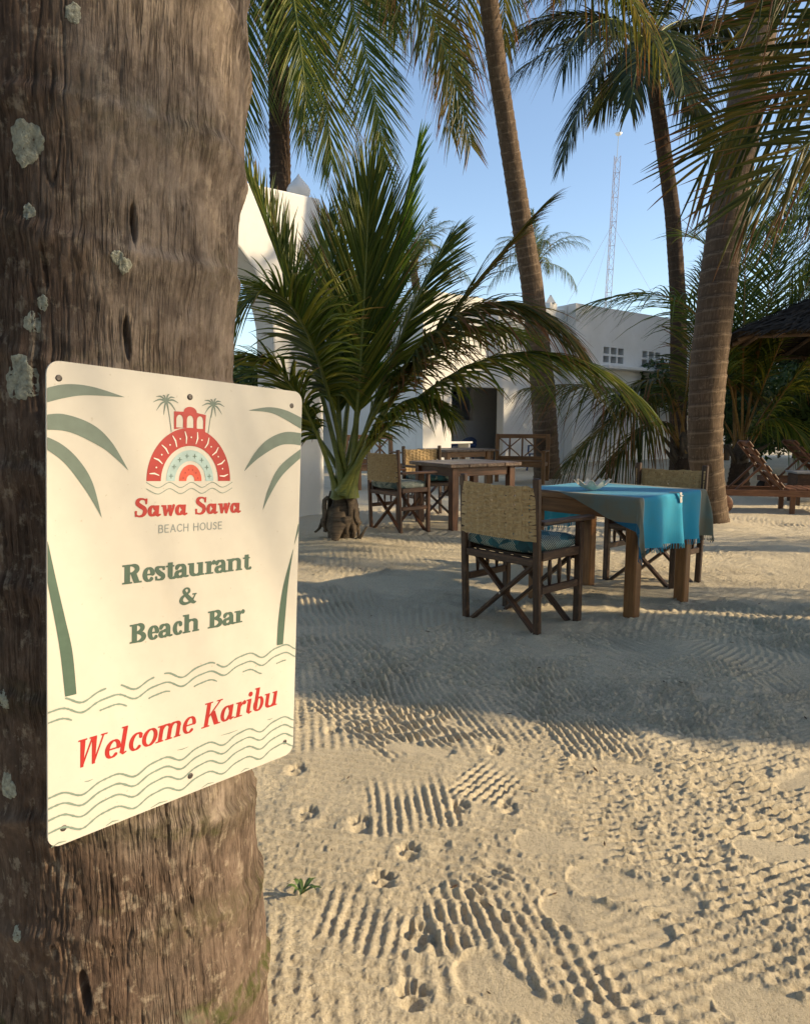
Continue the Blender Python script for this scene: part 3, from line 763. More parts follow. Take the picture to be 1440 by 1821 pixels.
def palm(label, base, path, rad, top, group='palm trees around the yard', bark='bark', name='palm_tree', ring=.13, n=28, step=.035, amp=.03, flare=.1, seed=0, **kw):
    """path points and top are world coordinates"""
    base = np.asarray(base, float)
    t = thing(name, label, 'palm tree', tuple(base), 0, group)
    trunk_mesh([np.asarray(p) - base for p in path], rad, M[bark], t, n, step, ring, amp, flare, seed)
    std_crown(t, tuple(np.asarray(top) - base), seed=seed, **kw)
    return t
Vv = np.array
# a: dark trunk rising behind the gateway
p0 = at(500, 860, 11.5); p0[2] = 0
top_a = at(484, -150, 11.6)
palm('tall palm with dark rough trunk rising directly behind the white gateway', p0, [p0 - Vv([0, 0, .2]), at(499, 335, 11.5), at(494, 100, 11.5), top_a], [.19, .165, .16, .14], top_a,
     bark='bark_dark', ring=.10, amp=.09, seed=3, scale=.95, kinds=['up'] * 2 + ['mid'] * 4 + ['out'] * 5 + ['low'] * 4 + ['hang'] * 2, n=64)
pa = bpy.data.objects[[o.name for o in COL.objects if o.get('label', '').startswith('tall palm with dark rough')][0]]
cra = [c for c in pa.children if c.name.startswith('crown')][0]
ba = Vv(pa.location); ta = top_a - ba
for k, (pts, lm, dr, n) in enumerate([([(560, -190, 11.2), (648, -20, 10.8), (684, 290, 10.6)], .95, .15, 84), ([(640, -260, 11), (780, -30, 10.6), (836, 255, 10.4)], .9, .15, 84), ([(520, -160, 11.3), (575, 60, 11.2), (590, 290, 11.2)], 1.0, .25, 72),
        ([(450, -160, 11.3), (425, 0, 11.1), (430, 240, 11.0)], 1.0, .25, 72), ([(580, -230, 12), (650, -160, 12), (700, 40, 12)], .9, .3, 72), ([(505, -120, 10.9), (530, 20, 10.6), (545, 180, 10.5)], 1.0, .3, 66)]):
    q = [at(*p) - ba for p in pts]; P = bez([ta + Vv([0, 0, .1]), q[0], q[1], q[2]], 28); d = q[2] - q[0]
    S = np.cross(d, (0, 1., 0)) + Vv([0, .5, 0])
    frond_obj(frond_geo(P, S, n=int(n * 1.2), s0=.2, lmax=lm, wid=.02, droop=dr, vang=0, a0=52, a1=20, seg=5, seed=300 + k, rbase=.035, gap=.02, wild=.12), M['leaf_old' if k == 1 else 'leaf'], M['petiole'], cra)
# b: ringed trunk leaning left, in the middle
p0 = at(975, 845, 14.6); p0[2] = 0
top_b = at(852, -130, 12.2)
palm('tall palm with pale ringed trunk curving left, its base beside the lattice bench', p0, [p0 - Vv([0, 0, .2]), at(965, 690, 14.4), at(945, 500, 14), at(912, 300, 13.4), at(884, 120, 12.8), top_b], [.27, .25, .21, .18, .165, .15], top_b,
     bark='bark', ring=.17, amp=.06, seed=5, scale=.98, mat='leaf_old', n=80, kinds=['up'] * 3 + ['mid'] * 5 + ['out'] * 7 + ['low'] * 6 + ['hang'] * 1)
# c: slender trunk whose whole crown shows
p0 = at(1207, 835, 17.5); p0[2] = 0
top_c = at(1150, 85, 17)
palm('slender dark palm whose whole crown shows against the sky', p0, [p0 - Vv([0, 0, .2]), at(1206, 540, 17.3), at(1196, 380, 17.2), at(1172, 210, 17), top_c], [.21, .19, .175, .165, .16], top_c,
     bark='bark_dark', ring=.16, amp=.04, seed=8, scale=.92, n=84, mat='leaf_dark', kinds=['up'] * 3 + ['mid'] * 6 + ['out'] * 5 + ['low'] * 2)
pc = [o for o in COL.objects if o.get('label', '').startswith('slender dark palm whose')][0]
crc = [c for c in pc.children if c.name.startswith('crown')][0]
bc = Vv(pc.location); tc_ = top_c - bc
for k, (pts, lm, dr, n) in enumerate([([(1080, 40, 16.6), (980, 60, 16.2), (880, 165, 15.8)], .95, .55, 90), ([(1110, 70, 16.7), (1040, 120, 16.4), (1000, 285, 16.2)], .9, .4, 90), ([(1100, 20, 17.2), (1010, 10, 17.4), (900, 70, 17.6)], .95, .6, 84),
        ([(1200, 60, 16.6), (1270, 90, 16.2), (1320, 210, 16)], .95, .5, 90), ([(1185, 90, 17.2), (1225, 130, 17.5), (1262, 250, 17.8)], .9, .45, 84), ([(1210, 20, 17), (1300, 20, 17), (1390, 110, 17)], .95, .55, 84), ([(1130, 100, 17.6), (1090, 140, 18), (1060, 200, 18.4)], .8, .5, 70),
        ([(1150, 60, 16), (1140, 60, 15), (1120, 190, 14.4)], .9, .5, 84), ([(1170, 40, 16), (1200, 40, 15.2), (1215, 160, 14.6)], .9, .5, 84)]):
    q = [at(*p) - bc for p in pts]; P = bez([tc_ + Vv([0, 0, .1]), q[0], q[1], q[2]], 26); d = q[2] - tc_
    S = np.cross(d, (0, 0, 1.)) + Vv([0, .1, 0])
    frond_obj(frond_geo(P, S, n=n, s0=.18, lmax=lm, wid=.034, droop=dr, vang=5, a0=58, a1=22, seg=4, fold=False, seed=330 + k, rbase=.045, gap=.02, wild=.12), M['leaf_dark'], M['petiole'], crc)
# d: stout trunk on the right beside the blue table
p0 = gnd(1273, 935); top_d = at(1425, -420, 8.3)
palm('stout palm trunk with lit right edge standing behind the blue clothed table', p0, [p0 - Vv([0, 0, .2]), at(1252, 800, 7.95), at(1257, 680, 8), at(1274, 520, 8), at(1299, 340, 8), at(1340, 100, 8.1), top_d], [.155, .185, .20, .20, .195, .19, .16], top_d,
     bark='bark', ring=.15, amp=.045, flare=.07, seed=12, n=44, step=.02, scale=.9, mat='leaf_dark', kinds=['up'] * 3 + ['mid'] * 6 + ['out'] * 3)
# g, h: small far palms over the roofs
for (px, py, Y, lab, sd) in ((955, 470, 31, 'small far palm crown right behind the curved ringed trunk', 21), (735, 480, 27, 'small far palm crown showing through the young palm fronds', 24), (610, 560, 30, 'low far palm crown left of the gateway finial, mostly hidden', 27)):
    tp_ = at(px, py, Y); p0 = Vv([tp_[0] + .6, tp_[1], 0])
    palm(lab, p0, [p0 - Vv([0, 0, .2]), (p0 + tp_) / 2 + Vv([.3, 0, 0]), tp_], [.2, .17, .15], tp_, seed=sd, mat='leaf_far', n=40, step=.2, scale=.62 if sd != 27 else .7, group='small far palms', kinds=['up'] * 3 + ['mid'] * 6 + ['out'] * 6 + ['low'] * 2)

# hero: young palm beside the gateway -------------------------------------------------
HB = gnd(606, 968); HB[2] = zg(HB[0], HB[1]) - .05
hero = thing('young_palm', 'young bushy palm with many long fronds standing before the white gateway', 'palm tree', tuple(HB), 0, 'palm trees around the yard')
trunk_mesh([(0, 0, -.1), (0, 0, .2), (.01, .0, .42)], [.12, .12, .08], M['dead_sheath'], hero, 20, .02, .08, .12, .03, 31)
crw = crown_heart(hero, (.01, 0, .3), .10, .45, 0, 4)
# dry sheaths hugging the foot
g = random.Random(3)
for k in range(17):
    a = k * GA + g.uniform(-.2, .2); b_ = []; zt = g.uniform(.26, .52); zb = g.uniform(-.04, .12); cu = g.uniform(-.02, .22) * (k % 3 == 0); sw = g.uniform(-.25, .25); r0 = .085 + .05 * (k / 17)
    for t in np.linspace(0, 1, 7):
        rr = r0 + .05 * math.sin(t * 2.5) + cu * max(0, t - .55) + .012 * math.sin(t * 11 + k); aa = a + sw * t
        b_.append((math.cos(aa) * rr, math.sin(aa) * rr, zt - (zt - zb) * t + .02 * math.sin(t * 9 + k)))
    wk = g.uniform(.6, 1.15)
    V = []; Fs = []
    for i, p in enumerate(b_):
        w = wk * (.065 * math.sin(min(1, .25 + i / 6 * .9) * math.pi) + .012); tx = Vv([-math.sin(a), math.cos(a), 0]); nx = Vv([math.cos(a), math.sin(a), 0])
        for u in (-1, -.4, .4, 1): V.append(Vv(p) + tx * w * u + nx * (.02 * (1 - u * u)))
    for i in range(6):
        for j in range(3): Fs.append([i * 4 + j, i * 4 + j + 1, i * 4 + 5 + j, i * 4 + 4 + j])
    o = mesh_np('dry_sheath', V, Fs, M['dead_sheath'], hero, True, {'gco': ('FLOAT_VECTOR', V)}); md = o.modifiers.new('thick', 'SOLIDIFY'); md.thickness = .012
def hp(x, y, Y): return at(x, y, Y) - HB
HF = [  # rachis control points (pixel, pixel, depth), lmax, droop, vang, a0, a1, wid, material, n, leaflet seed
    ([(640, 720, 6.5), (648, 560, 6.45), (656, 335, 6.4)], 1.05, .04, 12, 36, 10, .017, 'leaf', 122, (1, 0, 0)),
    ([(650, 720, 6.7), (690, 480, 6.75), (742, 262, 6.8)], .62, .03, 55, 26, 7, .017, 'leaf_bright', 101, (.55, .8, 0)),
    ([(590, 740, 6.6), (520, 500, 6.7), (432, 300, 6.9)], .72, .12, 45, 38, 14, .0165, 'leaf', 122, (.3, 1, 0)),
    ([(585, 660, 6.3), (520, 360, 6.1), (405, 590, 5.7)], .95, .50, 12, 74, 26, .0175, 'leaf', 122, (.35, 1, 0)),
    ([(560, 760, 6.4), (500, 560, 6.2), (395, 660, 5.9)], .8, .55, 0, 66, 26, .0175, 'leaf', 109, (.3, 1, 0)),
    ([(660, 720, 6.5), (790, 560, 6.4), (965, 368, 6.3)], .72, .50, 8, 46, 14, .017, 'leaf_old', 122, (-.45, 1, .3)),
    ([(660, 690, 6.3), (830, 370, 6.1), (1030, 615, 5.8)], .92, .72, -6, 68, 26, .018, 'leaf_old', 131, (-.1, 1, 0)),
    ([(670, 770, 6.2), (880, 480, 5.9), (1130, 700, 5.6)], .80, .62, -2, 66, 28, .018, 'leaf', 131, (-.1, 1, 0)),
    ([(650, 740, 6.8), (760, 520, 7.4), (930, 600, 8.2)], .85, .6, 5, 64, 26, .017, 'leaf', 109, (-.5, .8, 0)),
    ([(620, 720, 7.0), (640, 420, 7.8), (700, 470, 8.8)], .9, .5, 10, 66, 26, .017, 'leaf', 109, (1, .2, 0)),
    ([(650, 780, 6.3), (720, 640, 6.1), (800, 735, 5.9)], .48, .7, -8, 62, 30, .0165, 'leaf', 95, (-.2, 1, 0)),
    ([(585, 800, 6.5), (500, 650, 6.6), (420, 740, 6.8)], .7, .6, 0, 62, 28, .0165, 'leaf', 95, (.2, 1, 0)),
    ([(615, 760, 6.6), (595, 560, 6.9), (585, 400, 7.3)], .8, .1, 30, 44, 14, .0165, 'leaf', 109, (1, .3, 0)),
    ([(640, 750, 6.6), (720, 560, 6.7), (800, 420, 6.9)], .75, .25, 25, 48, 16, .0165, 'leaf', 109, (.6, 1, 0)),
]
start = hp(612, 885, 6.6)
for k, (pts, lm, dr, vg, a0, a1, wd, mt, n, S) in enumerate(HF):
    a = k * GA; b0 = start + Vv([.06 * math.cos(a), .06 * math.sin(a), .02 * (k % 4)])
    q = [hp(*p) for p in pts]
    P = bez([b0, b0 * .45 + q[0] * .55 + Vv([0, 0, .12]), q[1] * 1.0 + (q[0] - b0) * .0, q[2]], 30)
    S = Vv(S, dtype=float)
    # side vector square to the arc's plane
    pl = np.cross(q[2] - b0, q[1] - b0)
    if np.linalg.norm(pl) > .25: S = pl / np.linalg.norm(pl) * (1 if pl @ S >= 0 else -1)
    geo = frond_geo(P, S, n=n, s0=.29 if k in (0, 1, 2, 5, 12, 13) else .36, lmax=lm, wid=wd, droop=dr * .62, vang=vg, a0=a0, a1=a1, seg=6, seed=100 + k, rbase=.036, gap=.015, wild=.09)
    o = frond_obj(geo, M[mt], M['petiole'], crw)
b = MB(); b.tube([(.1, -.08, .0), (.2, -.14, .06), (.27, -.16, .17)], [.022, .018, .008], 7); b.build('dry_stub', M['dead_sheath'], hero, True)

def young(label, base, crown_z, specs, mat, pet, seed, scale=1.0, stem=.12, depth_scale=1.0):
    base = np.asarray(base, float); t = thing('young_palm', label, 'palm tree', tuple(base), 0, 'palm trees around the yard')
    trunk_mesh([(0, 0, -.15), (0, 0, crown_z * .5), (0, 0, crown_z)], [stem * 1.3, stem * 1.2, stem], M['bark_dark'], t, 18, .03, .09, .1, .05, seed)
    cr = crown_heart(t, (0, 0, crown_z), stem * 1.1, .5, 8, seed)
    for k, (pts, lm, dr, vg, n) in enumerate(specs):
        a = k * GA; b0 = Vv([.07 * math.cos(a), .07 * math.sin(a), crown_z + .05])
        q = [at(*p) - base for p in pts]
        P = bez([b0, b0 * .5 + q[0] * .5, q[0], q[1]] if len(q) == 2 else [b0, q[0], q[1], q[2]], 26)
        pl = np.cross(q[-1] - b0, q[0] - b0)
        S = pl if np.linalg.norm(pl) > .3 else Vv([1., .3, 0])
        geo = frond_geo(P, S, n=n, s0=.28, lmax=lm, wid=.022, droop=dr, vang=vg, seg=5, seed=seed * 20 + k, rbase=.035, gap=.03, wild=.12)
        frond_obj(geo, M[mat], M[pet], cr)
    return t
# e: young palm behind the loungers
bE = gnd(1312, 868); bE[2] = 0
bE = Vv([bE[0] * 13.0 / bE[1], 13.0, zg(bE[0] * 13.0 / bE[1], 13.0)])
young('young palm with orange leaf stalks growing behind the wooden loungers', bE, .5, [
    ([(1270, 470, 12.8), (1060, 535, 12.3)], 1.45, .5, 5, 74), ([(1310, 420, 13.1), (1215, 420, 13.7)], 1.4, .35, 15, 70),
    ([(1322, 500, 13.0), (1330, 330, 13.0)], 1.45, .15, 10, 76), ([(1370, 480, 13.0), (1440, 300, 13.1)], 1.4, .2, 15, 74),
    ([(1400, 560, 12.8), (1490, 400, 12.5)], 1.4, .3, 15, 72), ([(1420, 640, 12.6), (1520, 560, 12.3)], 1.1, .5, 0, 66),
    ([(1380, 700, 12.5), (1432, 790, 12.0)], .95, .6, 0, 62), ([(1400, 640, 13.1), (1480, 690, 13.2)], 1.0, .6, 0, 62),
    ([(1240, 640, 13.6), (1150, 700, 14.2)], 1.0, .6, 0, 60), ([(1300, 560, 14.0), (1290, 420, 14.9)], 1.4, .3, 10, 66),
    ([(1350, 560, 13.7), (1390, 400, 14.7)], 1.4, .3, 10, 66)], 'leaf', 'petiole_orange', 41, stem=.15)
# f: young palm between house and stout trunk
bF = gnd(1212, 838); bF = Vv([bF[0] * 13.2 / bF[1], 13.2, zg(bF[0] * 13.2 / bF[1], 13.2)])
young('young palm with drooping dry tipped fronds growing against the house wall', bF, .6, [
    ([(1200, 620, 13.2), (1010, 820, 12.2)], 1.1, .7, -5, 70), ([(1190, 610, 13.3), (1080, 730, 12.8)], .95, .7, 0, 70),
    ([(1120, 660, 12.9), (935, 690, 12.2)], 1.05, .75, -5, 70), ([(1175, 700, 13.0), (1080, 835, 12.4)], .95, .7, -5, 62),
    ([(1235, 560, 13.4), (1260, 460, 13.8)], 1.1, .4, 10, 62),
    ([(1250, 640, 13.2), (1330, 690, 13)], 1.0, .6, 0, 58)], 'leaf_old', 'petiole_orange', 43, stem=.14)

for (x, y, z, sd, lab) in ((13.2, 17.6, 6.4, 61, 'palm added to shade the house, nearest the shelter roof'), (14.6, 19.6, 5.6, 63, 'shorter palm added right of the house to shade it'), (12.6, 20.6, 7.0, 65, 'tallest palm added right of the house to shade it'), (16.0, 17.4, 7.4, 67, 'palm added farthest right to shade the house, out of view')):  # palms added at the right so their crowns shade the house wall
    p0 = Vv([x + .4, y, 0]); tp_ = Vv([x, y, z])
    palm(lab, p0, [p0 - Vv([0, 0, .2]), p0 + Vv([.15, 0, z * .5]), tp_], [.2, .17, .15], tp_, seed=sd, scale=1.0, step=.1, n=62, mat='leaf_dark')
# i: palm standing out of view on the right; its fronds hang into the picture
bI = Vv([4.75, 3.9, 0.]); topI = Vv([4.7, 4.0, 4.35])
pi_ = thing('palm_tree', 'near palm whose dark fronds hang into the upper right corner', 'palm tree', tuple(bI), 0, 'palm trees around the yard')
trunk_mesh([(0, 0, -.2), (.05, 0, 2), tuple(topI - bI)], [.2, .16, .14], M['bark'], pi_, 24, .04, .14, .03, .1, 17)
cri = crown_heart(pi_, tuple(topI - bI), .2, .6, 10, 9)
for k, (pts, lm, dr, vg, n) in enumerate([
        ([(1640, 0, 4.4), (1420, 80, 4.4), (1255, 285, 4.45)], 1.0, .10, 0, 70), ([(1660, 160, 4.1), (1470, 190, 4.0), (1330, 350, 3.9)], .95, .14, 0, 66),
        ([(1640, -120, 4.8), (1500, -60, 5.2), (1330, 40, 5.6)], .95, .2, 0, 60), ([(1650, -200, 4.2), (1480, -220, 4.0), (1250, -90, 3.6)], .95, .3, 0, 60)]):
    q = [at(*p) - bI for p in pts]; b0 = topI - bI + Vv([0, 0, .1])
    P = bez([b0, q[0], q[1], q[2]], 28)
    geo = frond_geo(P, (-.55, .12, .75), n=n, s0=.2, lmax=lm, wid=.0165, droop=dr, vang=vg, a0=56, a1=22, seg=6, seed=700 + k, rbase=.024, gap=.05, wild=.10)
    frond_obj(geo, M['leaf_old'], M['petiole'], cri)
for k, (kd, az) in enumerate((('up', .4), ('mid', -.9), ('mid', .5), ('mid', 1.2), ('out', -1.3), ('out', 0), ('out', .9), ('low', .8), ('low', -.6), ('out', 5.0))):
    o = bpy.data.objects.new('frond', lib(kd + '0', 'leaf', 'petiole')); COL.objects.link(o); o.parent = cri
    o.matrix_local = Matrix.Translation(topI - bI) @ Matrix.Rotation(az, 4, 'Z') @ Matrix.Scale(.95, 4)
# palms added further right, out of view, so their crowns shade the yard
for (x, y, z, sd, s_, lab) in ((9.2, 5.3, 5.4, 51, 1.0, 'unseen palm added beside the thatched hut to shade the yard'), (8.7, -2.9, 6.4, 55, 1.0, 'unseen palm added far to the right, its crown dappling the sign'), (13.2, 10.6, 6.2, 58, 1.05, 'unseen palm added for shade right of the loungers')):
    p0 = Vv([x + .3, y, 0]); tp_ = Vv([x, y, z]); kk = {}
    if sd == 55: kk = dict(kinds=['low'] * 2 + ['out'] + ['mid'] * 2, azs=[R(a) for a in (62, 99, 80, 210, 310)])
    palm(lab, p0, [p0 - Vv([0, 0, .2]), p0 + Vv([.1, .1, z * .5]), tp_], [.2, .17, .15], tp_, seed=sd, scale=s_, step=.06, n=62, **kk)

# ------------------------------------------------------------------ the near palm trunk that carries the sign
SU = Vv([.63884497, .76699368, -.05998177]); SVv = Vv([.03806045, .04636158, .99819938]); SN = Vv([.768393462, -.639977582, .000425737])
SO = Vv([-.44181641, .79013875, .64808333])                  # lower left corner of the sign
SWID, SHGT = .3966, .6003
TB = Vv([-.470, 1.098, 0.])
near = thing('palm_tree', 'thick weathered palm trunk filling the left edge, the sign fixed to it', 'palm tree', tuple(TB), 0, 'palm trees around the yard')
def near_trunk():
    z = np.concatenate([np.linspace(-.12, 2.05, 640), np.linspace(2.08, 7.0, 60)])
    a = np.concatenate([np.linspace(-2.45, .65, 390), np.linspace(.69, 2 * math.pi - 2.45, 70)[:-1]])   # finer on the yard side
    n = len(a); Z, A = np.meshgrid(z, a, indexing='ij')
    r = np.interp(Z, [-.12, 0, .08, .2, .35, .5, .8, 1.05, 1.25, 1.45, 1.6, 1.75, 1.95, 2.4, 4, 7], [.205, .212, .222, .222, .215, .207, .198, .192, .190, .196, .203, .207, .205, .195, .17, .14])
    cx = np.interp(Z, [0, 1.2, 1.8, 3, 7], [0, 0, .028, .12, .5]); cy = np.interp(Z, [0, 1.2, 3, 7], [0, 0, .02, .2])
    u = A * .2; w = A
    per = lambda f, k: f                                           # seam lies behind the trunk
    # leaf-scar rings, tilted and wavy
    ph = (Z + .03 * np.sin(A * 1 + .6) + .02 * np.sin(A * 2.3 + Z * 3) + .03 * (fbm(u * 7, Z * 4, 61, 3) - .5)) / .165
    saw = ph - np.floor(ph)
    ringh = .0085 * np.where(saw < .5, np.exp(-((saw - .5) / .2) ** 2), np.exp(-((saw - .5) / .06) ** 2)) * (.35 + fbm(u * 9, np.floor(ph) * 3.3, 62, 2))
    fib = np.exp(-((saw - .5) / .2) ** 2)
    big = (fbm(u * 9, Z * 6, 63, 4) - .5) * .016
    # vertical fissures
    def fiss(fu, fz, seed, th, wd):
        q = fbm(u * fu + .25 * (fbm(u * 20, Z * 7, seed + 1, 2) - .5), Z * fz, seed, 2)
        e = np.abs(q - th); return np.exp(-(e / wd) ** 2)
    cr = np.zeros_like(Z)
    cr += .0050 * fiss(24, 1.6, 70, .52, .009) * sstep(.36, .5, fbm(u * 8, Z * 5, 71, 2))
    cr += .0030 * fiss(55, 3.2, 74, .48, .012) * sstep(.3, .55, fbm(u * 10, Z * 7, 75, 2))
    cr += .0014 * fiss(120, 7.0, 78, .5, .03)
    grain = (fbm(u * 230, Z * 30, 82, 3) - .5) * .0014 + (fbm(u * 90, Z * 85, 85, 4) - .5) * .0045 * (.35 + fib) + (fbm(u * 26, Z * 22, 87, 3) - .5) * .004
    d = r + ringh + big + grain - cr
    # lens-shaped slits: (angle offset found from pixels)
    for (sx, sz, hw, hh, dp) in SLITS:
        q = ((A - sx + .25 * hw * np.sin((Z - sz) / hh * 2)) / (hw * .75)) ** 2 + ((Z - sz) / hh) ** 2
        sl = np.clip(1 - q, 0, 1)
        d = d - dp * sl ** .7 + .0015 * np.exp(-((np.sqrt(q) - 1.3) / .4) ** 2)
    global TR_D
    TR_D = (z, a, d, cx[:, 0], cy[:, 0])
    V = np.stack([cx + d * np.cos(A), cy + d * np.sin(A), Z], -1)
    tint = np.zeros((*Z.shape, 4)); tint[..., 3] = 1
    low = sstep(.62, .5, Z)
    tint[..., 0] = np.clip(sstep(-.95, -1.7, A + .5 * (fbm(u * 11, Z * 6, 90, 4) - .5)) + .75 * low, 0, 1)  # left side coloured darker, as turned from the sun; lower part browner
    tint[..., 1] = np.clip(sstep(.52, .62, fbm(u * 8, Z * 7, 92, 3)) * (.25 + .75 * low) * sstep(.35, .6, fib) + .4 * low * fib * sstep(.4, .6, fbm(u * 6, Z * 4, 95, 2)), 0, 1)
    tint[..., 2] = sstep(.22, .02, Z + .35 * (A + .55) + .10 * (fbm(u * 14, Z * 8, 94, 3) - .5)) * sstep(-1.2, -.7, A) * .9
    idx = np.arange(len(z) * n).reshape(len(z), n); rr = np.roll(idx, -1, 1)
    Fq = np.stack([idx[:-1], rr[:-1], rr[1:], idx[1:]], -1).reshape(-1, 4)
    G = np.stack([.2 * np.cos(A), .2 * np.sin(A), Z], -1)
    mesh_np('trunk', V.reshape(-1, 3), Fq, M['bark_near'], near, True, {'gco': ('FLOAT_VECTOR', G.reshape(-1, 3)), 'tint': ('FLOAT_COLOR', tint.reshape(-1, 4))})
def trunk_hit(px, py, r=.2):
    """angle and height where a pixel's ray meets the near trunk"""
    d = _ray(px, py); ox, oy = -TB[0], -TB[1]
    a_ = d[0] ** 2 + d[1] ** 2; b_ = 2 * (ox * d[0] + oy * d[1]); c_ = ox * ox + oy * oy - r * r
    disc = b_ * b_ - 4 * a_ * c_
    t = (-b_ - math.sqrt(max(disc, 0))) / (2 * a_); x, y = ox + t * d[0], oy + t * d[1]
    return math.atan2(y, x), CAM_H + t * d[2]
SLITS = []
for px, py, hw, hh, dp in ((222, 395, .028, .026, .016), (222, 600, .032, .03, .018), (65, 470, .02, .03, .014), (157, 1752, .05, .034, .020), (405, 60, .03, .012, .008), (335, 1590, .012, .02, .008), (110, 1680, .03, .012, .006)):
    a_, z_ = trunk_hit(px, py); SLITS.append((a_, z_, hw, hh, dp))
near_trunk()
def lichen(px, py, size, seed):
    a0, z0 = trunk_hit(px, py, .205); g = np.random.default_rng(seed); n = 40
    z_, a_, d_, cx_, cy_ = TR_D; V = []; rings = (0, .25, .45, .62, .78, .9, 1.0)
    for ri, f in enumerate(rings):
        for k in range(n):
            t = 2 * math.pi * k / n; rad = size * f * (1 + .10 * math.sin(3 * t + seed) + .06 * math.sin(7 * t + 2 * seed) + .05 * math.sin(13 * t) + .04 * g.random())
            a = a0 + rad * .8 * math.cos(t) / .2; zz = z0 + rad * math.sin(t)
            iz = min(len(z_) - 1, int(np.searchsorted(z_, zz))); ia = min(len(a_) - 1, int(np.searchsorted(a_, a)))
            r_loc = d_[iz, ia] + .0009 * (ri < len(rings) - 1) + .0005 * math.sin(f * 9 + seed) * (f < .9) - .001 * (ri == len(rings) - 1)
            V.append((cx_[iz] + r_loc * math.cos(a), cy_[iz] + r_loc * math.sin(a), zz))
    Fs = [[i * n + k, i * n + (k + 1) % n, (i + 1) * n + (k + 1) % n, (i + 1) * n + k] for i in range(len(rings) - 1) for k in range(n)]
    return mesh_np('lichen_patch', V, Fs, M['lichen'], near, True)
for i, (px, py, s_) in enumerate(((18, 248, .027), (26, 372, .011), (25, 672, .030), (40, 570, .014), (58, 535, .010), (195, 455, .009), (210, 470, .010), (40, 1655, .012), (12, 1400, .02), (5, 1245, .014), (95, 20, .012))):
    lichen(px, py, s_, i + 1)
std_crown(near, (.5, .2, 7.0), seed=77, n=50)

# ------------------------------------------------------------------ the sign and its print
SM = Matrix(((SU[0], SVv[0], SN[0], SO[0]), (SU[1], SVv[1], SN[1], SO[1]), (SU[2], SVv[2], SN[2], SO[2]), (0, 0, 0, 1)))
sign = thing('welcome_sign', 'cream metal sign reading Restaurant and Beach Bar, screwed to the near trunk', 'sign')
sign.matrix_world = SM
def m_sign():
    m, nt, b, _ = newmat('sign_enamel'); f = noise(nt, coords(nt), 30, 4)
    cs = ramp(nt, f, [(.35, (.60, .565, .50)), (.7, (.63, .595, .525))])
    cs = mix(nt, ramp(nt, noise(nt, coords(nt, None, (1, .35, 1)), 14, 6, .7), [(.55, (0, 0, 0)), (.8, (.22, .22, .22))]), cs, (.5, .43, .31))
    cs = mix(nt, ramp(nt, noise(nt, coords(nt), 160, 2, .5), [(.70, (0, 0, 0)), (.76, (.5, .5, .5))]), cs, (.42, .36, .27))
    nt.links.new(cs, b.inputs['Base Color'])
    b.inputs['Roughness'].default_value = .38; bump(nt, noise(nt, coords(nt), 260, 3), .04, .001, b); return m
M['sign'] = m_sign()
def ink(name, c): return plain(name, c, .42, .10, 60)
INK = {'green': ink('ink_green', (.075, .125, .095)), 'leaf': ink('ink_leaf_green', (.14, .19, .16)), 'red': ink('ink_red', (.40, .024, .021)),
       'blue': ink('ink_pale_blue', (.38, .52, .52)), 'grey': ink('ink_grey', (.27, .30, .29)), 'wave': ink('ink_wave', (.20, .27, .23)), 'cream': ink('ink_cream', (.78, .76, .69)), 'orange': ink('ink_coral', (.62, .09, .05))}
def plate():
    n = 6; c = .016; pts = []
    for cx, cy, a0 in ((SWID - c, c, -90), (SWID - c, SHGT - c, 0), (c, SHGT - c, 90), (c, c, 180)):
        for k in range(n + 1): a = R(a0 + 90 * k / n); pts.append((cx + c * math.cos(a), cy + c * math.sin(a)))
    V = [(x, y, 0) for x, y in pts] + [(x, y, -.003) for x, y in pts]; m = len(pts)
    Fs = [list(range(m)), list(range(m, 2 * m))[::-1]] + [[i, i + m, (i + 1) % m + m, (i + 1) % m] for i in range(m)]
    mesh_np('plate', V, Fs, M['sign'], sign)
plate()
for x, y in ((14, 580), (191, 574), (375, 577), (19, 21), (200, 27), (378, 24)):
    b = MB(); b.lathe([(.0042, -.004), (.0042, .0008), (.003, .0018), (.001, .0012)] if x in (191, 200) else [(.0040, -.004), (.0040, .0004), (.002, .0002), (.0005, .0002)], 14, (x / 1000, y / 1000, 0)); b.build('screw', M['screw'], sign, True)

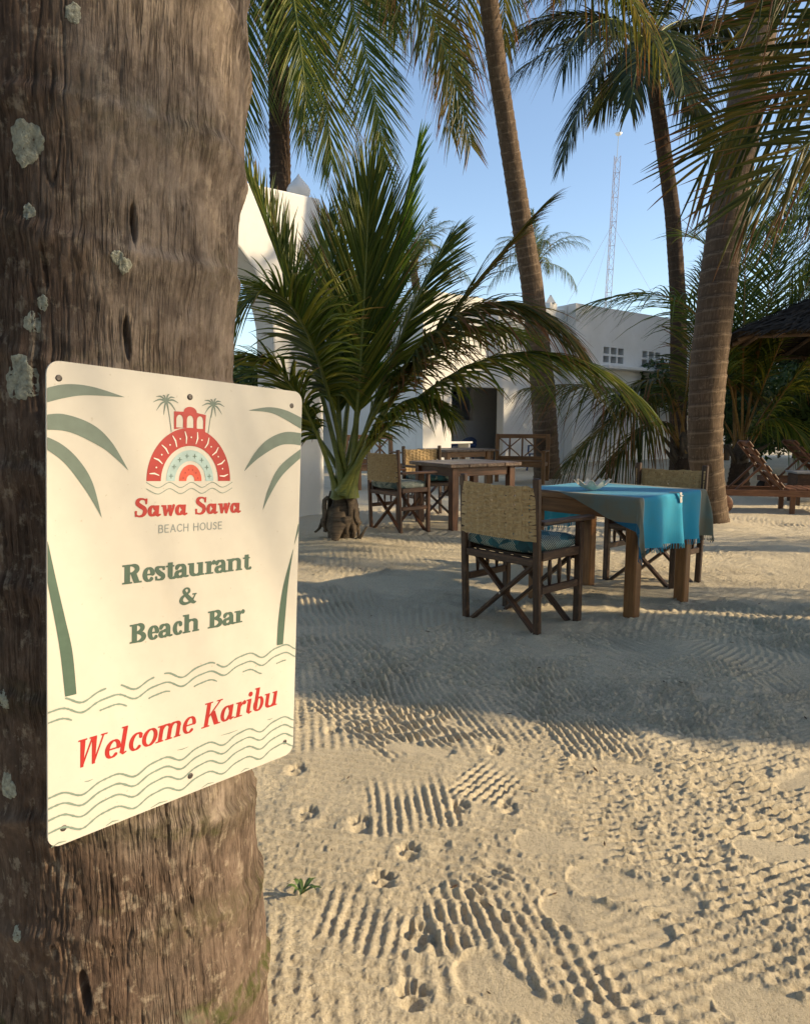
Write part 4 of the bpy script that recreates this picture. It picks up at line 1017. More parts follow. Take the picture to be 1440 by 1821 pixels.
class Art:                                             # flat print: signed-distance raster -> outline mesh
    def __init__(s, x0, y0, x1, y1, res=.45):
        s.x0, s.y0, s.res = x0, y0, res
        s.nx = int((x1 - x0) / res) + 2; s.ny = int((y1 - y0) / res) + 2
        s.f = np.full((s.ny, s.nx), 9.0)
        s.X, s.Y = np.meshgrid(x0 + np.arange(s.nx) * res, y0 + np.arange(s.ny) * res)
    def _win(s, xa, ya, xb, yb, m=1.5):
        i0 = max(0, int((xa - m - s.x0) / s.res)); i1 = min(s.nx, int((xb + m - s.x0) / s.res) + 2)
        j0 = max(0, int((ya - m - s.y0) / s.res)); j1 = min(s.ny, int((yb + m - s.y0) / s.res) + 2)
        return slice(j0, j1), slice(i0, i1)
    def stroke(s, pts):                               # [(x, y, width)]
        for (xa, ya, wa), (xb, yb, wb) in zip(pts[:-1], pts[1:]):
            w = max(wa, wb) / 2; sl = s._win(min(xa, xb) - w, min(ya, yb) - w, max(xa, xb) + w, max(ya, yb) + w)
            X, Y = s.X[sl], s.Y[sl]
            if X.size == 0: continue
            dx, dy = xb - xa, yb - ya; t = np.clip(((X - xa) * dx + (Y - ya) * dy) / (dx * dx + dy * dy + 1e-12), 0, 1)
            s.f[sl] = np.minimum(s.f[sl], np.hypot(X - xa - t * dx, Y - ya - t * dy) - (wa + (wb - wa) * t) / 2)
    def poly(s, pts, sub=False):
        P = np.asarray(pts, float); sl = s._win(P[:, 0].min(), P[:, 1].min(), P[:, 0].max(), P[:, 1].max())
        X, Y = s.X[sl], s.Y[sl]; ins = np.zeros(X.shape, bool); d = np.full(X.shape, 9.0)
        for (xa, ya), (xb, yb) in zip(P, np.roll(P, -1, 0)):
            dx, dy = xb - xa, yb - ya; t = np.clip(((X - xa) * dx + (Y - ya) * dy) / (dx * dx + dy * dy + 1e-12), 0, 1)
            d = np.minimum(d, np.hypot(X - xa - t * dx, Y - ya - t * dy))
            if abs(dy) > 1e-9: ins ^= ((ya > Y) != (yb > Y)) & (X < (xb - xa) * (Y - ya) / (yb - ya) + xa)
        sd = np.where(ins, -d, d)
        s.f[sl] = np.maximum(s.f[sl], -sd) if sub else np.minimum(s.f[sl], sd)
    def rect(s, xa, ya, xb, yb): s.poly([(xa, ya), (xb, ya), (xb, yb), (xa, yb)])
    def ring(s, cx, cy, rx, ry, hx, hy):              # half ring (upper) with inner hole
        f1 = (np.hypot((s.X - cx) / rx, (s.Y - cy) / ry) - 1) * min(rx, ry); f2 = (1 - np.hypot((s.X - cx) / hx, (s.Y - cy) / hy)) * min(hx, hy)
        s.f = np.minimum(s.f, np.maximum(np.maximum(f1, f2), cy - s.Y))
    def build(s, name, mat, lift, clip=None):
        f = s.f
        if clip: f = np.maximum(f, np.maximum(clip[0] - s.X, s.X - clip[1]))
        V = []; Fs = []; ids = {}
        def pv(x, y):
            k = (round(x, 4), round(y, 4))
            if k not in ids: ids[k] = len(V); V.append(((s.x0 + x * s.res) / 1000, (s.y0 + y * s.res) / 1000, lift))
            return ids[k]
        ins = f < 0; full = ins[:-1, :-1] & ins[1:, :-1] & ins[:-1, 1:] & ins[1:, 1:]
        anyc = ins[:-1, :-1] | ins[1:, :-1] | ins[:-1, 1:] | ins[1:, 1:]
        for j in range(s.ny - 1):
            row = full[j]; i = 0
            if row.any():
                e = np.flatnonzero(np.diff(np.concatenate([[0], row.astype(np.int8), [0]])))
                for a, b in zip(e[::2], e[1::2]): Fs.append([pv(a, j), pv(b, j), pv(b, j + 1), pv(a, j + 1)])
            for i in np.flatnonzero(anyc[j] & ~row):
                cs = ((i, j), (i + 1, j), (i + 1, j + 1), (i, j + 1)); vals = [f[y, x] for x, y in cs]; poly = []
                for k in range(4):
                    (xa, ya), (xb, yb) = cs[k], cs[(k + 1) % 4]; va, vb = vals[k], vals[(k + 1) % 4]
                    if va < 0: poly.append(pv(xa, ya))
                    if (va < 0) != (vb < 0):
                        t = va / (va - vb); poly.append(pv(xa + (xb - xa) * t, ya + (yb - ya) * t))
                poly = [p for q, p in enumerate(poly) if p != poly[q - 1]]
                if len(poly) >= 3: Fs.append(poly)
        return mesh_np(name, V, Fs, mat, sign)

# --- stroke letters: unit = capital height
def arcpts(cx, cy, rx, ry, a0, a1, th, tn, n=22, p=1.0):
    o = []
    for k in range(n + 1):
        a = R(a0 + (a1 - a0) * k / n); w = tn + (th - tn) * abs(math.cos(a)) ** p
        o.append((cx + rx * math.cos(a), cy + ry * math.sin(a), w))
    return o
def spline(pts, n=8):
    P = [pts[0]] + list(pts) + [pts[-1]]; o = []
    for i in range(1, len(P) - 2):
        for k in range(n):
            t = k / n; o.append(tuple(.5 * ((2 * P[i][c]) + (-P[i - 1][c] + P[i + 1][c]) * t + (2 * P[i - 1][c] - 5 * P[i][c] + 4 * P[i + 1][c] - P[i + 2][c]) * t * t + (-P[i - 1][c] + 3 * P[i][c] - 3 * P[i + 1][c] + P[i + 2][c]) * t ** 3) for c in range(3)))
    o.append(tuple(pts[-1])); return o
def glyph(ch, X, T, t, sf, slab=True):
    """returns advance, rects, strokes, polys"""
    Rc, St, Po = [], [], []
    def stem(x, y0, y1): Rc.append((x, y0, x + T, y1))
    def ser(xa, xb, y): Rc.append((xa, y, xb, y + sf))
    e = .09 if slab else .05
    adv = .6
    if ch == 'R':
        stem(.1, 0, 1); ser(0, .1 + T + e, 0); ser(0, .3, 1 - sf)
        St.append([(.2, 1 - t / 2, t), (.38, 1 - t / 2, t)] + arcpts(.40, .745, .24, .255 - t / 2, 88, -88, T, t) + [(.38, .49 + t / 2, t), (.2, .49 + t / 2, t)])
        Po.append([(.36, .5), (.36 + T * 1.05, .52), (.76, 0), (.76 - T * 1.1, 0)]); ser(.58, .84, 0); adv = .81
    elif ch == 'B':
        stem(.1, 0, 1); ser(0, .34, 0); ser(0, .34, 1 - sf)
        St.append([(.2, 1 - t / 2, t), (.36, 1 - t / 2, t)] + arcpts(.37, .76, .22, .24 - t / 2, 88, -88, T, t) + [(.36, .52, t), (.2, .52, t)])
        St.append([(.36, .52, t)] + arcpts(.39, .265, .26, .265 - t / 2, 88, -88, T * 1.05, t) + [(.36, t / 2, t), (.2, t / 2, t)]); adv = .77
    elif ch == 'S':
        St.append(spline([(.56, .76, t), (.53, .90, t), (.34, .97, t), (.16, .90, T * .8), (.13, .73, T), (.30, .575, T), (.50, .43, T), (.535, .24, T), (.44, .08, T * .7), (.26, .03, t), (.10, .10, t), (.055, .27, t)]))
        Rc += [(.53, .68, .53 + t, .99), (.03, .01, .03 + t, .33)]; adv = .68
    elif ch in 'ec':
        rx, ry = .27 - T / 2 + .02, X / 2 - t / 2 + .01
        St.append(arcpts(.05 + T / 2 + rx, X / 2, rx, ry, 8 if ch == 'e' else 48, 312, T, t))
        if ch == 'e': Rc.append((.1, X * .5 - t / 2, .05 + T / 2 + 2 * rx + T * .3, X * .5 + t / 2))
        else: St.append([(.05 + T / 2 + rx * 1.62, X * .78, T * .85), (.05 + T / 2 + rx * 1.66, X * .74, T * .85)])
        adv = .60 if ch == 'e' else .57
    elif ch == 'o':
        St.append(arcpts(.33, X / 2, .31 - T / 2, X / 2 - t / 2 + .01, 0, 360, T, t, 36)); adv = .64
    elif ch == 's':
        St.append(spline([(.40, X - .17, t), (.37, X - .06, t), (.24, X - .03, t), (.11, X - .08, T * .8), (.10, X - .19, T * .9), (.24, X * .5, T), (.38, X * .32, T * .95), (.37, .10, T * .8), (.24, .03, t), (.10, .06, t), (.055, .18, t)]))
        Rc += [(.375, X - .22, .375 + t, X), (.025, 0, .025 + t, .22)]; adv = .5
    elif ch == 't':
        stem(.1, .12, .9); Rc.append((0, X - sf, .4, X)); St.append([(.1 + T / 2, .2, T)] + arcpts(.1 + T / 2 + .12, .14, .12, .11, 180, 320, T * .8, t, 12)); adv = .43
    elif ch == 'a':
        stem(.33, .1, X * .72); St.append([(.10, X * .74, T * .8), (.12, X * .80, T * .7)] + arcpts(.27, X * .7, .33 + T / 2 - .27, X * .3 - t / 2, 150, 0, T, t, 16))
        St.append(arcpts(.24, X * .27, .18 - .02, X * .27 - t / 2, 75, 300, T, t, 20) + [(.36, X * .16, t)])
        St.append([(.33, X * .56, t), (.26, X * .54, t)]); St.append([(.33 + T / 2, .13, T), (.33 + T * .9, .04, t * 1.2), (.40 + T, .05, t)]); adv = .62
    elif ch in 'nhm':
        top = 1.04 if ch == 'h' else X
        stem(.09, 0, top); ser(0, .09 + T + .07, 0); Rc.append((0, top - sf, .12, top)); x = .09
        for k in range(2 if ch == 'm' else 1):
            st = x + T + (.235 if ch != 'm' else .2)
            St.append([(x + T * .8, X * .72, t)] + arcpts((x + T / 2 + st + T / 2) / 2 + .01, X * .72, (st - x) / 2, X * .28 - t / 2, 165, 0, T, t, 14))
            stem(st, 0, X * .74); ser(st - .06, st + T + .07, 0); x = st
        adv = x + T + .1
    elif ch == 'u':
        stem(.08, X * .26, X); Rc.append((0, X - sf, .12, X)); st = .08 + T + .21
        St.append(arcpts((.08 + T / 2 + st + T / 2) / 2, X * .27, (st - .08) / 2, X * .27 - t / 2, 180, 345, T, t, 16)); stem(st, 0, X); Rc.append((st - .08, X - sf, st + .05, X)); ser(st + .05, st + T + .07, 0); adv = st + T + .1
    elif ch == 'r':
        stem(.09, 0, X); ser(0, .09 + T + .11, 0); Rc.append((0, X - sf, .12, X))
        St.append([(.09 + T * .8, X * .66, t), (.15 + T, X * .86, t * 1.3), (.22 + T, X * .95, t * 1.6)]); St.append([(.22 + T, X * .86, T * .95), (.235 + T, X * .87, T * .95)]); adv = .52
    elif ch == 'w':
        for dx in (0, .33): Po.append([(.03 + dx, X), (.03 + dx + T * 1.05, X), (.22 + dx + T * .5, 0), (.22 + dx - T * .2, 0)]); St.append([(.22 + dx + T * .2, .04, t), (.36 + dx + T * .3, X - .03, t)])
        ser(-.03, .28, X - sf); ser(.33, .56, X - sf); ser(.64, .86, X - sf); adv = .86
    elif ch == '&':
        St.append(spline([(.95, .50, t), (.88, .35, t), (.74, .14, T * .6), (.52, .03, T * .6), (.27, .03, T * .8), (.12, .20, T), (.19, .42, T * .8), (.42, .58, t), (.58, .72, T * .7), (.57, .88, T * .6), (.44, .965, t), (.31, .89, T * .6), (.30, .74, T * .9), (.45, .50, T), (.70, .20, T * 1.1), (.86, .04, T * .8), (.98, .04, t)]))
        ser(.78, 1.05, .5); adv = 1.08
    # italic, lighter
    elif ch == 'W':
        for dx in (0, .40): Po.append([(.02 + dx, 1), (.02 + dx + T * 1.1, 1), (.20 + dx + T * .55, 0), (.20 + dx - T * .1, 0)]); St.append([(.20 + dx + T * .25, .03, t), (.44 + dx, .97, t)])
        ser(-.05, .26, 1 - sf); ser(.34, .60, 1 - sf); ser(.74, .98, 1 - sf); adv = .98
    elif ch == 'K':
        stem(.1, 0, 1); ser(0, .34, 0); ser(0, .34, 1 - sf); St.append([(.25, .40, t), (.66, .96, t)]); Po.append([(.30, .52), (.30 + T * 1.1, .60), (.74, 0), (.74 - T * 1.2, 0)]); ser(.54, .80, 0); ser(.50, .76, 1 - sf); adv = .80
    elif ch == 'l': stem(.06, .08, 1.03); Rc.append((-.01, 1.03 - sf, .09, 1.03)); St.append([(.06 + T / 2, .12, T), (.06 + T * .8, .03, t * 1.2), (.13 + T, .07, t)]); adv = .06 + T + .14
    elif ch == 'i': stem(.06, .08, X); Rc.append((-.01, X - sf, .09, X)); St.append([(.06 + T / 2, .12, T), (.06 + T * .8, .03, t * 1.2), (.13 + T, .07, t)]); St.append([(.06 + T / 2, X + .2, T * 1.25), (.061 + T / 2, X + .2, T * 1.25)]); adv = .06 + T + .14
    elif ch == 'b': stem(.06, .10, 1.03); Rc.append((-.01, 1.03 - sf, .09, 1.03)); St.append([(.06 + T * .7, X * .62, t)] + arcpts(.27, X * .48, .25 - T / 2, X * .48 - t / 2, 140, -190, T, t, 26)); adv = .56
    elif ch == 'A':                                    # single-storey italic a
        St.append(arcpts(.25, X / 2, .22 - T * .3, X / 2 - t / 2, 35, 325, T, t, 24)); stem(.36, .08, X); St.append([(.36 + T / 2, .12, T), (.36 + T * .8, .03, t * 1.2), (.43 + T, .08, t)]); adv = .36 + T + .14
    elif ch == 'V':                                    # soft italic w
        Po += [[(.02, X), (.02 + T, X), (.17 + T * .6, 0), (.17 - T * .1, 0)], [(.30, X), (.30 + T, X), (.45 + T * .6, 0), (.45 - T * .1, 0)]]
        St += [[(.17 + T * .3, .03, t), (.32 + T * .4, X - .04, t)], [(.45 + T * .3, .03, t * 1.2), (.63, X * .7, t * 1.3), (.64, X - .04, t * 1.6)]]; ser(-.04, .2, X - sf); adv = .74
    elif ch == ' ': adv = .3
    return adv, Rc, St, Po
def text_block(name, txt, x0, x1, base, cap, mat, lift, X=.74, T=.235, t=.095, sf=.09, shear=0.0, track=0.0):
    tot = sum(glyph(c, X, T, t, sf)[0] + track for c in txt) - track
    sx = (x1 - x0) / tot
    art = Art(x0 - cap * .4, base - cap * .25, x1 + cap * .6, base + cap * 1.3)
    pen = 0
    for c in txt:
        adv, Rc, St, Po = glyph(c, X, T, t, sf)
        f = lambda x, y: (x0 + (x + pen) * sx + shear * (y - .0) * cap, base + y * cap)
        wsc = (sx + cap) / 2
        for a in Rc: art.poly([f(a[0], a[1]), f(a[2], a[1]), f(a[2], a[3]), f(a[0], a[3])])
        for p in Po: art.poly([f(*q) for q in p])
        for s_ in St: art.stroke([(*f(q[0], q[1]), q[2] * wsc) for q in s_])
        pen += adv + track
    art.build(name, mat, lift)
L1, L2_, L3 = .0004, .0008, .0012
text_block('lettering', 'SAVA', 110, 190, 410, 24.5, INK['red'], L1, X=.60, T=.23, t=.10, sf=.09, shear=.06)
text_block('lettering', 'SAVA', 201, 281, 410, 24.5, INK['red'], L1, X=.60, T=.23, t=.10, sf=.09, shear=.06)
text_block('lettering', 'Restaurant', 94, 300, 322, 25.5, INK['green'], L1)
text_block('lettering', '&', 178, 207, 283.5, 23, INK['green'], L1)
text_block('lettering', 'Beach', 105, 212, 241, 25.5, INK['green'], L1)
text_block('lettering', 'Bar', 225.5, 290, 241, 25.5, INK['green'], L1)
text_block('lettering', 'Welcome', 33, 205, 92.5, 36.5, INK['red'], L1, X=.64, T=.165, t=.06, sf=.055, shear=.17, track=-.035)
text_block('lettering', 'KAribu', 217, 360, 92.5, 36.5, INK['red'], L1, X=.64, T=.165, t=.06, sf=.055, shear=.17, track=-.03)
# thin capitals
def caps(txt, x0, x1, y0, h, w):
    Gs = {'B': (.55, [[(0, 0), (0, 1), (.3, 1), (.45, .9), (.45, .62), (.3, .53), (0, .53)], [(.3, .53), (.5, .42), (.5, .1), (.32, 0), (0, 0)]]), 'E': (.5, [[(.45, 0), (0, 0), (0, 1), (.45, 1)], [(0, .52), (.4, .52)]]),
          'A': (.65, [[(0, 0), (.32, 1), (.64, 0)], [(.12, .34), (.52, .34)]]), 'C': (.65, [[(.6, .86), (.45, .98), (.25, .98), (.06, .8), (0, .5), (.06, .2), (.25, .02), (.45, .02), (.6, .14)]]),
          'H': (.62, [[(0, 0), (0, 1)], [(.6, 0), (.6, 1)], [(0, .52), (.6, .52)]]), 'O': (.75, [[(.36 + .36 * math.cos(a), .5 + .5 * math.sin(a)) for a in np.linspace(0, 2 * math.pi, 22)]]),
          'U': (.6, [[(0, 1), (0, .3), (.1, .06), (.3, 0), (.5, .06), (.58, .3), (.58, 1)]]), 'S': (.5, [[(.44, .86), (.25, 1), (.07, .9), (.05, .7), (.25, .53), (.44, .36), (.42, .1), (.22, 0), (.02, .12)]])}
    tot = sum(Gs[c][0] + .26 for c in txt) - .26; k = (x1 - x0) / tot; art = Art(x0 - 3, y0 - 3, x1 + 3, y0 + h + 3, .3); pen = x0
    for c in txt:
        for s_ in Gs[c][1]: art.stroke([(pen + x * k, y0 + y * h, w) for x, y in s_])
        pen += (Gs[c][0] + .26) * k
    art.build('lettering', INK['grey'], L1)
caps('BEACH', 146, 191, 387.3, 10, 1.5); caps('HOUSE', 200, 247, 387.3, 10, 1.5)
# palm leaves and stems printed at both sides
def leafshape(name, up, lo):
    art = Art(0, 150, SWID * 1000, 600, .8); S3 = lambda q: [p[:2] for p in spline([(x, y, 0) for x, y in q], 8)]
    art.poly(S3(up) + S3(lo)[::-1]); art.build(name, INK['leaf'], L1, clip=(.6, SWID * 1000 - .6))
leafshape('printed_leaf', [(-8, 564), (21, 573.5), (54, 574), (97, 565)], [(-8, 547), (20, 557), (48, 563), (97, 565)])
leafshape('printed_leaf', [(-8, 534), (19, 538), (54, 528), (79, 507), (102, 471)], [(-8, 518), (26, 517), (64, 501), (84, 487), (102, 471)])
leafshape('printed_leaf', [(-8, 513), (17, 502), (38, 483), (55, 455), (67, 410)], [(-8, 500), (19, 481), (42, 452), (56, 430), (67, 410)])
leafshape('printed_leaf', [(289, 563), (328, 571), (363, 569), (404, 557)], [(289, 563), (330, 563), (358, 556), (404, 538)])
leafshape('printed_leaf', [(284, 471), (304, 500), (329, 522), (364, 535), (404, 534)], [(284, 471), (311, 492), (349, 512), (375, 516), (404, 514)])
leafshape('printed_leaf', [(321, 411), (331, 444), (354, 481), (404, 514)], [(321, 411), (339, 441), (362, 469), (404, 500)])
def strip(name, up, lo, mat='green'):
    art = Art(0, 180, SWID * 1000, 420, .8); S3 = lambda q: [p[:2] for p in spline([(x, y, 0) for x, y in q], 8)]
    art.poly(S3(up) + S3(lo)[::-1]); art.build(name, INK[mat], L1, clip=(.6, SWID * 1000 - .6))
strip('printed_stem', [(-1, 395), (10, 340), (21, 289), (30, 245), (35, 190)], [(-1, 345), (4, 315), (11, 275), (16, 240), (21, 190)])
strip('printed_stem', [(398, 398), (388, 355), (377, 290), (372, 231), (369, 191)], [(396, 375), (380, 330), (366, 285), (358, 234), (356, 191.5)])
# emblem: three nested arches under a small arcade with two palms
CXE, CYE = 193.5, 457.5
def ringpart(name, mat, ro, ry, hi, hy, lift, cut=None):
    art = Art(120, 450, 270, 580, .5); art.ring(CXE, CYE, ro, ry, hi, hy); art.build(name, INK[mat], lift)
ringpart('printed_arch', 'red', 66.5, 74, 45.5, 49, L1); ringpart('printed_arch', 'blue', 37.5, 43, 24.5, 28, L1); ringpart('printed_arch', 'orange', 18, 23, 6.5, 8.5, L1)
art = Art(120, 450, 270, 540, .4)
for k in range(10):
    a = R(8 + k * 18.2); c, s_ = math.cos(a), math.sin(a)
    art.stroke([(CXE + c * 49, CYE + s_ * 53, 1.2), (CXE + c * 56 + s_ * 1.5, CYE + s_ * 61 - c * 1.5, 2.2), (CXE + c * 62.5, CYE + s_ * 69, 1.3)])
    if k < 9:
        a = R(17 + k * 18.2); art.stroke([(CXE + math.cos(a) * 55, CYE + math.sin(a) * 61, 2.2), (CXE + math.cos(a) * 55.2, CYE + math.sin(a) * 61, 2.2)])
art.build('printed_mark', INK['cream'], L2_)
art = Art(150, 450, 240, 510, .3)
for k in range(8):
    a = R(11 + k * 22.6); x, y = CXE + math.cos(a) * 31, CYE + math.sin(a) * 35.5
    for dx, dy in ((1, 0), (0, 1), (-1, 0), (0, -1)): art.stroke([(x + dx * .8, y + dy * .8, .9), (x + dx * 3, y + dy * 3, .7)])
art.build('printed_mark', INK['green'], L2_)
art = Art(170, 452, 220, 485, .3)
for k in range(6):
    a = R(15 + k * 30); art.stroke([(CXE + math.cos(a) * 12, CYE + math.sin(a) * 16, 2), (CXE + math.cos(a) * 12.1, CYE + math.sin(a) * 16.1, 2)])
art.build('printed_mark', INK['red'], L2_)
art = Art(160, 520, 226, 566, .4)
art.poly([(167, 528), (166.5, 552.5), (180, 553)] + [(191.8 + 10.5 * math.cos(a), 553 + 7.5 * math.sin(a)) for a in np.linspace(math.pi, 0, 14)] + [(217, 551), (216, 527), (205, 530.5), (192, 531.5), (178, 530.5)])
for cx in (175.5, 191.8, 207.6):
    art.poly([(cx - 5.2, 531), (cx - 5.2, 542)] + [(cx + 5.2 * math.cos(a), 542 + 6.5 * math.sin(a)) for a in np.linspace(math.pi, 0, 9)] + [(cx + 5.2, 531)], sub=True)
art.build('printed_arcade', INK['red'], L1)
for bx, by, mx, my, tx, ty in ((163, 525, 159, 549, 154.5, 565), (221, 525, 225, 549, 229, 566)):
    art = Art(130, 515, 256, 584, .35); art.stroke(spline([(bx, by, 1.0), (mx, my, 1.0), (tx, ty, 1.2)]))
    for k, (a, l) in enumerate(((8, 19), (35, 16), (70, 14), (115, 12), (150, 17), (178, 19), (-30, 17), (215, 17), (-70, 13), (258, 15))):
        c, s_ = math.cos(R(a)), math.sin(R(a))
        art.stroke(spline([(tx, ty, 1.6), (tx + c * l * .5, ty + s_ * l * .5 + 1.2, 2.2), (tx + c * l, ty + s_ * l - 3.5, .5)], 6))
    art.build('printed_palm', INK['leaf'], L1)
art = Art(120, 432, 270, 462, .4)
for yy in (0, -8.5): art.stroke(spline([(127 + k * 17.1, 452 + yy + (3.6 if k % 2 == 0 else -3.6), 1.0) for k in range(9)], 8))
art.build('printed_wave', INK['wave'], L1)
# wave lines of the sea; each period about 72 mm
def wavey(x, y0, amp=5.6): return y0 + amp * math.sin((x - 62) / 71.5 * 2 * math.pi) + 1.4 * math.sin((x - 50) / 35.7 * 2 * math.pi)
def wave(y0, xa, xb, w=2.5, seed=0):
    g = random.Random(seed + int(y0 * 3)); art = Art(xa - 4, y0 - 14, xb + 4, y0 + 14, .5)
    art.stroke([(x, wavey(x, y0), w * (.75 + .5 * g.random())) for x in np.arange(xa, xb + .1, 2.2)]); art.build('printed_wave', INK['wave'], L1, clip=(.6, SWID * 1000 - .6))
for xa, xb in ((22, 73), (94, 142), (157, 240), (243, 396)): wave(184.5, xa, xb)
wave(171.5, 0, 396)
for xa, xb in ((0, 30), (66, 103), (134, 166), (205, 244), (291, 327), (357, 376)): wave(158.5, xa, xb, 2.3)
for y0 in (63, 49.5, 34.5, 18): wave(y0, 0, 396, 2.6)
for xa, xb in ((45, 56), (178, 196), (252, 283), (340, 351)):
    art = Art(xa - 3, 66, xb + 3, 78, .4); art.stroke([(xa, 72.5, .6), ((xa + xb) / 2, 71.5, 1.6), (xb, 72, .6)]); art.build('printed_wave', INK['wave'], L1)
for xa, xb in ((4, 22), (74, 91), (138, 163), (220, 240), (290, 306)):
    art = Art(xa - 3, 0.4, xb + 3, 10, .4); art.stroke([(xa, 2.2, .8), ((xa + xb) / 2, 4.6, 2), (xb, 3, .8)]); art.build('printed_wave', INK['wave'], L1)

# ------------------------------------------------------------------ furniture
def m_cushion(name, base, mid, light, scale=1.0):
    m, nt, b, _ = newmat(name); v = coords(nt, None, (scale * 1.7,) * 3)
    vo = node(nt, 'ShaderNodeTexVoronoi', feature='F1'); vo.inputs['Scale'].default_value = 9; nt.links.new(v, vo.inputs['Vector'])
    c = ramp(nt, vo.outputs['Color'], [(.3, base), (.5, mid), (.52, base), (.8, mid)])
    wv = node(nt, 'ShaderNodeTexWave', wave_type='BANDS', bands_direction='DIAGONAL'); wv.inputs['Scale'].default_value = 24; wv.inputs['Distortion'].default_value = 1.5
    nt.links.new(v, wv.inputs['Vector'])
    v3 = node(nt, 'ShaderNodeTexVoronoi'); v3.inputs['Scale'].default_value = 7; nt.links.new(v, v3.inputs['Vector'])
    mul = node(nt, 'ShaderNodeMath', operation='MULTIPLY')
    nt.links.new(ramp(nt, wv.outputs['Fac'], [(.66, (0, 0, 0)), (.72, (1, 1, 1))]), mul.inputs[0]); nt.links.new(ramp(nt, v3.outputs['Color'], [(.45, (0, 0, 0)), (.47, (1, 1, 1))]), mul.inputs[1])
    c = mix(nt, mul.outputs[0], c, light)
    nt.links.new(c, b.inputs['Base Color']); b.inputs['Roughness'].default_value = .9
    bump(nt, noise(nt, v, 420, 2), .25, .002, b); return m
M['cushion'] = m_cushion('cushion_print', (.012, .05, .065), (.03, .13, .16), (.42, .44, .36))
M['cushion2'] = m_cushion('cushion_print_pale', (.05, .09, .10), (.2, .24, .22), (.5, .52, .45))
M['weave'] = None
def m_weave():
    m, nt, b, _ = newmat('woven_palm_strip'); v = coords(nt, 'gco', (6, 60, 60)); f = noise(nt, v, 3, 5)
    nt.links.new(ramp(nt, f, [(.25, (.26, .16, .065)), (.5, (.46, .32, .155)), (.8, (.60, .45, .25))]), b.inputs['Base Color'])
    b.inputs['Roughness'].default_value = .75; bump(nt, f, .4, .003, b); return m
M['weave'] = m_weave()
def weave_panel(w, z0, z1, y, parent, rows=17, cols=10, seed=0):
    """interlaced flat strips; wraps the posts at both ends"""
    g = np.random.default_rng(seed); V = []; Fs = []; G = []
    rh = (z1 - z0) / rows; cw = w / cols
    def ribbon(P, wd, nrm, thick=.0025):
        o = len(V); n = len(P); off = g.random() * 30; L = 0
        for i in range(n):
            if i: L += np.linalg.norm(P[i] - P[i - 1])
            for a, b_ in ((-1, -1), (1, -1), (1, 1), (-1, 1)):
                V.append(P[i] + wd * a + nrm * (b_ * thick)); G.append((L * 1 + off, a * .01 + off, b_ * .003))
        for i in range(n - 1):
            for k in range(4): Fs.append([o + i * 4 + k, o + i * 4 + (k + 1) % 4, o + i * 4 + 4 + (k + 1) % 4, o + i * 4 + 4 + k])
        Fs.append([o, o + 3, o + 2, o + 1]); Fs.append([o + (n - 1) * 4 + k for k in range(4)])
    Y = Vv([0, 1., 0]); Zv = Vv([0, 0, 1.])
    for r in range(rows):
        zc = z0 + (r + .5) * rh + g.normal(0, .0018); P = []
        for k in range(cols * 2 + 1):
            x = -w / 2 + k * cw / 2; ph = (k + r * 2) % 4
            amp = .0095 * math.cos((k / 2 + r) * math.pi) if 0 < k < cols * 2 else 0
            sag = -.018 * (1 - (2 * x / w) ** 2) + .006 * math.sin(r * 1.7 + x * 9)
            P.append(Vv([x, y + amp + .022 * (1 - (2 * x / w) ** 2) * -1, zc + sag * .45 * ((r + .5) / rows) + g.normal(0, .0034)]))
        P = [P[0] + Vv([.002, .035, 0]), P[0] + Vv([-.018, .02, 0])] + P + [P[-1] + Vv([.018, .02, 0]), P[-1] + Vv([-.002, .035, 0])]
        ribbon(P, Zv * rh * g.uniform(.42, .52), Y)
    for c in range(1, cols):
        x = -w / 2 + c * cw + g.normal(0, .003); P = []
        for k in range(rows + 1):
            zc = z0 + k * rh
            if k == rows: zc -= rh * .1
            xx = x + g.normal(0, .0015)
            P.append(Vv([xx + .004 * math.sin(k * 1.3 + c), y - .0075 * math.cos((c + k - .5) * math.pi) * 1.0 + .022 * (1 - (2 * x / w) ** 2) * -1, zc - .018 * .45 * (1 - (2 * x / w) ** 2) * k / rows]))
        ribbon(P, Vv([1., 0, 0]) * cw * g.uniform(.40, .48), Y)
    o = mesh_np('woven_back', V, Fs, M['weave'], parent, False, {'gco': ('FLOAT_VECTOR', G)}); o['kind'] = 'stuff'
    return o
def cushion(cx, cy, z0, w, d, h, mat, parent, seed=0):
    n = 14; V = []; Fs = []
    def pt(u, v, top):
        e = (1 - abs(u) ** 6) * (1 - abs(v) ** 6); zz = z0 + h / 2 + (1 if top else -1) * (h / 2) * (.45 + .55 * e ** .5) + .004 * math.sin(u * 4 + seed) * math.cos(v * 3)
        k = 1 - .02 * (abs(u * v)) ** 4
        return (cx + u * w / 2 * k, cy + v * d / 2 * k, zz)
    for top in (0, 1):
        for i in range(n + 1):
            for j in range(n + 1): V.append(pt(-1 + 2 * i / n, -1 + 2 * j / n, top))
    m = n + 1; o = m * m
    for i in range(n):
        for j in range(n):
            a = i * m + j
            Fs.append([a, a + 1, a + m + 1, a + m]); Fs.append([o + a, o + a + m, o + a + m + 1, o + a + 1])
    per = [i * m for i in range(n)] + [n * m + j for j in range(n)] + [(n - i) * m + n for i in range(n)] + [n - j for j in range(n)]
    for k in range(len(per)): a, b_ = per[k], per[(k + 1) % len(per)]; Fs.append([a, b_, o + b_, o + a])
    return mesh_np('cushion', V, Fs, M[mat], parent, True)
